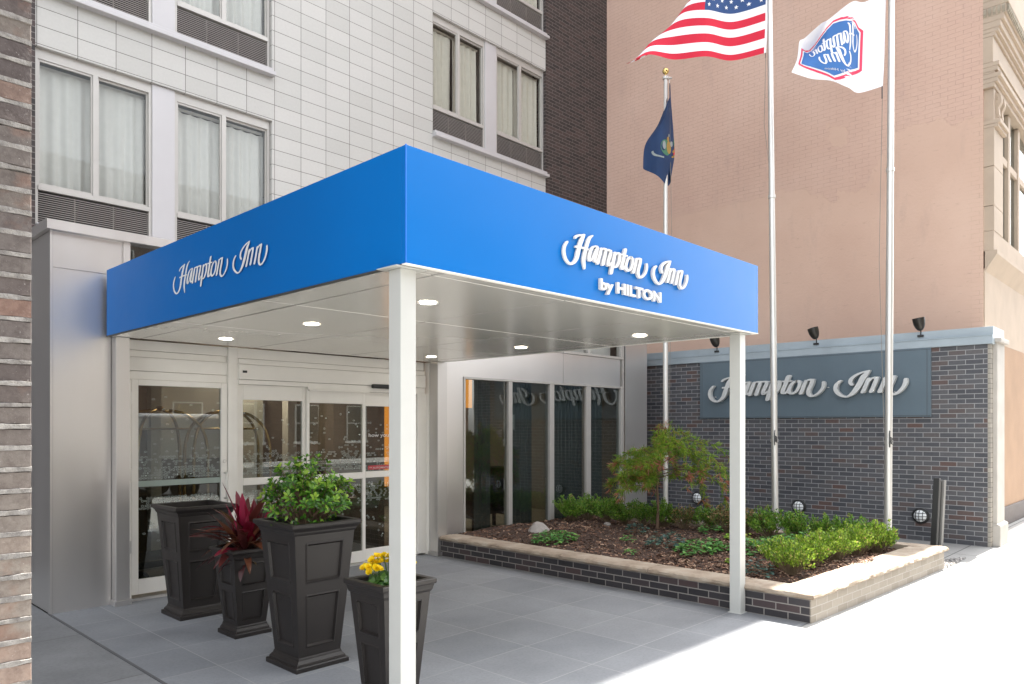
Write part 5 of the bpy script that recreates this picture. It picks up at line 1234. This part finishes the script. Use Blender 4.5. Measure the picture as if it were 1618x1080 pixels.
# yellow begonias
def flowers():
    cx, cy, z0 = 2.68, 3.56, .67; t = thing('yellow_flowers', 'bright yellow ruffled flowers over round green leaves in a dark pot', 'plant', (cx, cy, z0))
    rg = random.Random(9); pet = leafmat('yellow_petal', [(0, (.86, .60, .004)), (.5, (.92, .70, .008)), (1, (.95, .80, .03))], .5, .35)
    gr = leafmat('begonia_leaf', [(0, (.03, .09, .02)), (.6, (.07, .17, .03)), (1, (.14, .27, .05))], .32, .2)
    m, fl, st = MB(), MB(), MB(); RX, RY = Vector((VY, -VX, 0)), Vector((VX, VY, 0))
    for _ in range(120):
        a = rg.uniform(0, 2 * PI); q = math.sqrt(rg.random()); p = Vector((cx, cy, z0 + .02 + rg.uniform(0, .10) * (1.1 - q * .6))) + (RX * math.cos(a) + RY * math.sin(a)) * .135 * q
        n = (Vector((math.cos(a) * q, math.sin(a) * q, .8)) + rvec(rg) * .45).normalized(); o = n.orthogonal().normalized(); w = n.cross(o); r = rg.uniform(.018, .036)
        i = len(m.v); m.v.append(tuple(p - n * r * .25)); K = 9
        for k in range(K): th = 2 * PI * k / K; rr = r * (1 + .12 * math.sin(th * 4)); m.v.append(tuple(p + o * math.cos(th) * rr + w * math.sin(th) * rr * .85 + n * .2 * r * math.sin(th * 2)))
        for k in range(K): m.f.append((i, i + 1 + k, i + 1 + (k + 1) % K)); m.m.append(0)
        if rg.random() < .5: st.tube([(cx, cy, z0 - .01), tuple(p)], .003, 5, False)
    for b in range(52):
        a = rg.uniform(0, 2 * PI); q = math.sqrt(rg.random()); c = Vector((cx, cy, z0 + .135 + .065 * (1 - q * q) + rg.uniform(-.02, .025))) + (RX * math.cos(a) * .15 + RY * math.sin(a) * .11) * q - RX * .01
        if b < 5: c.z += .045; c += RX * .03
        ax = (Vector((math.cos(a) * q, math.sin(a) * q, .9)) + rvec(rg) * .4).normalized(); o = ax.orthogonal().normalized(); w = ax.cross(o)
        st.tube([(cx, cy, z0), tuple(c)], .0025, 5, False)
        for ring_, (cnt, L, opn) in enumerate(((6, .029, 1.5), (6, .025, .9), (4, .017, .4))):
            for k in range(cnt):
                th = 2 * PI * (k + .5 * ring_) / cnt + rg.uniform(-.2, .2); d = (o * math.cos(th) + w * math.sin(th)) * opn + ax * .8
                leaf(fl, c + rvec(rg) * .002, d, ax + rvec(rg) * .3, L * rg.uniform(.85, 1.15), L * 1.15, -.1, .25, .7)
    m.build('foliage', gr, t, normals=False); st.build('stems', gr, t, normals=False); fl.build('blossoms', pet, t, normals=False)
flowers()

# ================================================================ INSIDE THE LOBBY: luggage carts
def cart(cx, cy, rot, label):
    t = thing('luggage_cart', label, 'luggage cart', (cx, cy, 0), 'brass luggage carts behind the glass door')
    Rm = Matrix.Rotation(rot, 3, 'Z'); T = lambda x, y, z: tuple(Rm @ Vector((x, y, 0)) + Vector((cx, cy, z)))
    m = MB(); hx, hy = .50, .30
    pl = [T(hx * math.copysign(abs(math.cos(a)) ** .5, math.cos(a)), hy * math.copysign(abs(math.sin(a)) ** .5, math.sin(a)), 0) for a in [i * PI / 12 for i in range(24)]]
    m.prism([(p[0], p[1]) for p in pl], .20, .27, 'z'); m.build('deck', black, t, bevel=.01)
    for sx in (-1, 1):
        for sy in (-1, 1):
            w = MB(); c = T(sx * .36, sy * .2, .085); w.lathe([(0, -.02), (.075, -.02), (.085, -.01), (.085, .01), (.075, .02), (0, .02)], c, 18, Matrix.Rotation(rad(90), 4, 'X')); w.build('wheel', black, t)
            b = MB(); pts = [T(sx * .42, sy * .24, .27), T(sx * .42, sy * .24, 1.2), T(sx * .41, sy * .235, 1.45), T(sx * .35, sy * .20, 1.65), T(sx * .22, sy * .12, 1.78), T(sx * .08, sy * .04, 1.82)]
            b.tube(spline(pts, 20), .017, 10); b.build('tube', brass, t, smooth=True)
    b = MB(); b.tube([T(-.36, 0, 1.62), T(.36, 0, 1.62)], .012, 8); b.build('hanging_rail', brass, t)
    b = MB(); b.lathe([(0, .03), (.03, .02), (.04, 0), (.03, -.02), (0, -.03)], (cx, cy, 1.84), 14); b.build('finial', brass, t, smooth=True)
cart(3.15, 8.25, .25, 'brass arched luggage cart at the left behind the hinged glass door')
cart(3.95, 8.35, -.2, 'brass arched luggage cart at the right behind the hinged glass door')
MB().box(2.1, 9.3, 0, 5.6, 9.36, 2.6).build('inner_partition', lobby_wall, hotel)
MB().box(2.3, 8.95, 1.62, 4.4, 9.29, 1.74).build('wall_shelf', steel, hotel)
# armchair silhouette behind the dark panes
def chair(cx, cy, rot, label):
    t = thing('lobby_armchair', label, 'armchair', (cx, cy, 0)); Rm = Matrix.Rotation(rot, 3, 'Z'); dkf = plain('charcoal_fabric_%d' % int(cx * 10), (.05, .05, .055), .9)
    def bx(name, x0, y0, z0, x1, y1, z1, bv=.04):
        m = MB(); m.box(x0, y0, z0, x1, y1, z1); m.v = [tuple(Rm @ Vector((a, b, 0)) + Vector((cx, cy, c))) for a, b, c in m.v]; m.build(name, dkf, t, bevel=bv)
    bx('seat', -.32, -.32, .26, .32, .30, .46); bx('backrest', -.34, .22, .40, .34, .38, 1.02, .07); bx('armrest', -.42, -.32, .2, -.33, .36, .64); bx('armrest', .33, -.32, .2, .42, .36, .64)
    for a in (-.34, .34):
        for b in (-.26, .26): bx('leg', a - .025, b - .025, 0, a + .025, b + .025, .2, .004)
chair(8.35, 8.6, 2.9, 'charcoal lobby armchair behind the second and third dark panes')

# ================================================================ ACROSS THE STREET (seen in reflections)
ob = thing('opposite_building', 'brown brick building across the street mirrored in the storefront glass', 'building', (8, -17.5, 0))
m = MB(); m.box(-6, -27, 0, 30, -17.5, 13); m.build('brick_wall', opp_brick, ob)
for fl_ in range(4):
    for k in range(12):
        x = -4.5 + k * 2.9; z = .9 + fl_ * 3.1
        w = MB(); w.box(x - .08, -17.55, z - .12, x + 1.38, -17.44, z); w.box(x, -17.51, z, x + .05, -17.44, z + 1.8); w.box(x + 1.25, -17.51, z, x + 1.3, -17.44, z + 1.8); w.box(x + .05, -17.51, z + 1.75, x + 1.25, -17.44, z + 1.8); w.box(x + .05, -17.51, z + .88, x + 1.25, -17.45, z + .93)
        wn_ = w.build('window', white_metal, ob); MB().box(x + .05, -17.505, z, x + 1.25, -17.495, z + 1.75).build('pane', g_pane, wn_)
MB().box(-6.2, -27.2, 13, 30.2, -17.2, 13.5).build('roof_parapet', stone_white, ob)
def street_tree(x, y, s_, label, seed):
    t = thing('street_tree', label, 'tree', (x, y, 0)); rg = random.Random(seed); m = MB(); tk = MB()
    tk.tube([(x, y, 0), (x + .05, y, 2.4), (x, y + .05, 3.6)], [.14, .11, .08], 10)
    lm = leafmat('street_leaf_%d' % seed, [(0, (.05, .12, .02)), (.6, (.12, .24, .03)), (1, (.26, .40, .06))], .5, .35)
    for b in range(26):
        d = rvec(rg); d.z = abs(d.z) * .8 + .1; tip = Vector((x, y, 3.6)) + Vector((d.x * 1.9, d.y * 1.9, d.z * 2.4)) * s_
        tk.tube([(x, y, 2.6 + rg.random()), tuple(Vector((x, y, 3.4)).lerp(tip, .5)), tuple(tip)], [.05, .03, .01], 5, False)
        for _ in range(110):
            p = Vector((x, y, 3.5)).lerp(tip, rg.uniform(.4, 1.05)) + rvec(rg) * .4; L = rg.uniform(.09, .16); leaf(m, p, rvec(rg), rvec(rg), L, L * .6)
    tk.build('trunk', trunk_m, t, normals=False); m.build('crown', lm, t, normals=False)
street_tree(11.5, -3.6, 1.0, 'green street tree across from the storefront, mirrored in its glass', 31)
street_tree(3.0, -14.2, 1.1, 'green street tree on the far pavement opposite the entrance', 32)
def van(x, y, label):
    t = thing('white_van', label, 'van', (x, y, -.15)); z = -.15; vb = plain('van_paint', (.62, .63, .65), .25, 0, .03, coat=.5)
    side = [(-2.6, .35), (-2.62, .9), (-2.45, 1.05), (-1.75, 1.2), (-1.05, 2.0), (-.7, 2.1), (2.45, 2.1), (2.58, 1.9), (2.6, .35)]
    m = MB(); m.prism([(x + a, z + b) for a, b in side], y - .95, y + .95); m.build('body', vb, t, bevel=.07)
    for sx in (-1.7, 1.6):
        for sy in (-.93, .93):
            w = MB(); w.lathe([(0, -.11), (.2, -.11), (.24, -.09), (.33, -.09), (.35, -.04), (.35, .04), (.33, .09), (0, .1)], (x + sx, y + sy * .93, z + .35), 24, Matrix.Rotation(rad(90), 4, 'X')); w.build('wheel', black, t, smooth=True)
    for s2 in (-1, 1):
        g = MB(); yy = y + s2 * .953; g.prism([(x - 1.55, z + 1.3), (x - 1.0, z + 1.92), (x - .25, z + 1.92), (x - .25, z + 1.3)], min(yy, yy + s2 * .006), max(yy, yy + s2 * .006)); g.build('side_window', g_pane, t)
        MB().box(x + 2.59, y + s2 * .75 - .07, z + .9, x + 2.63, y + s2 * .75 + .07, z + 1.35).build('tail_lamp', red_m, t)
    MB().box(x + 2.55, y - .9, z + .32, x + 2.70, y + .9, z + .5).build('bumper', black, t)
van(6.0, -4.3, 'white panel van parked at the kerb, mirrored in the door glass')
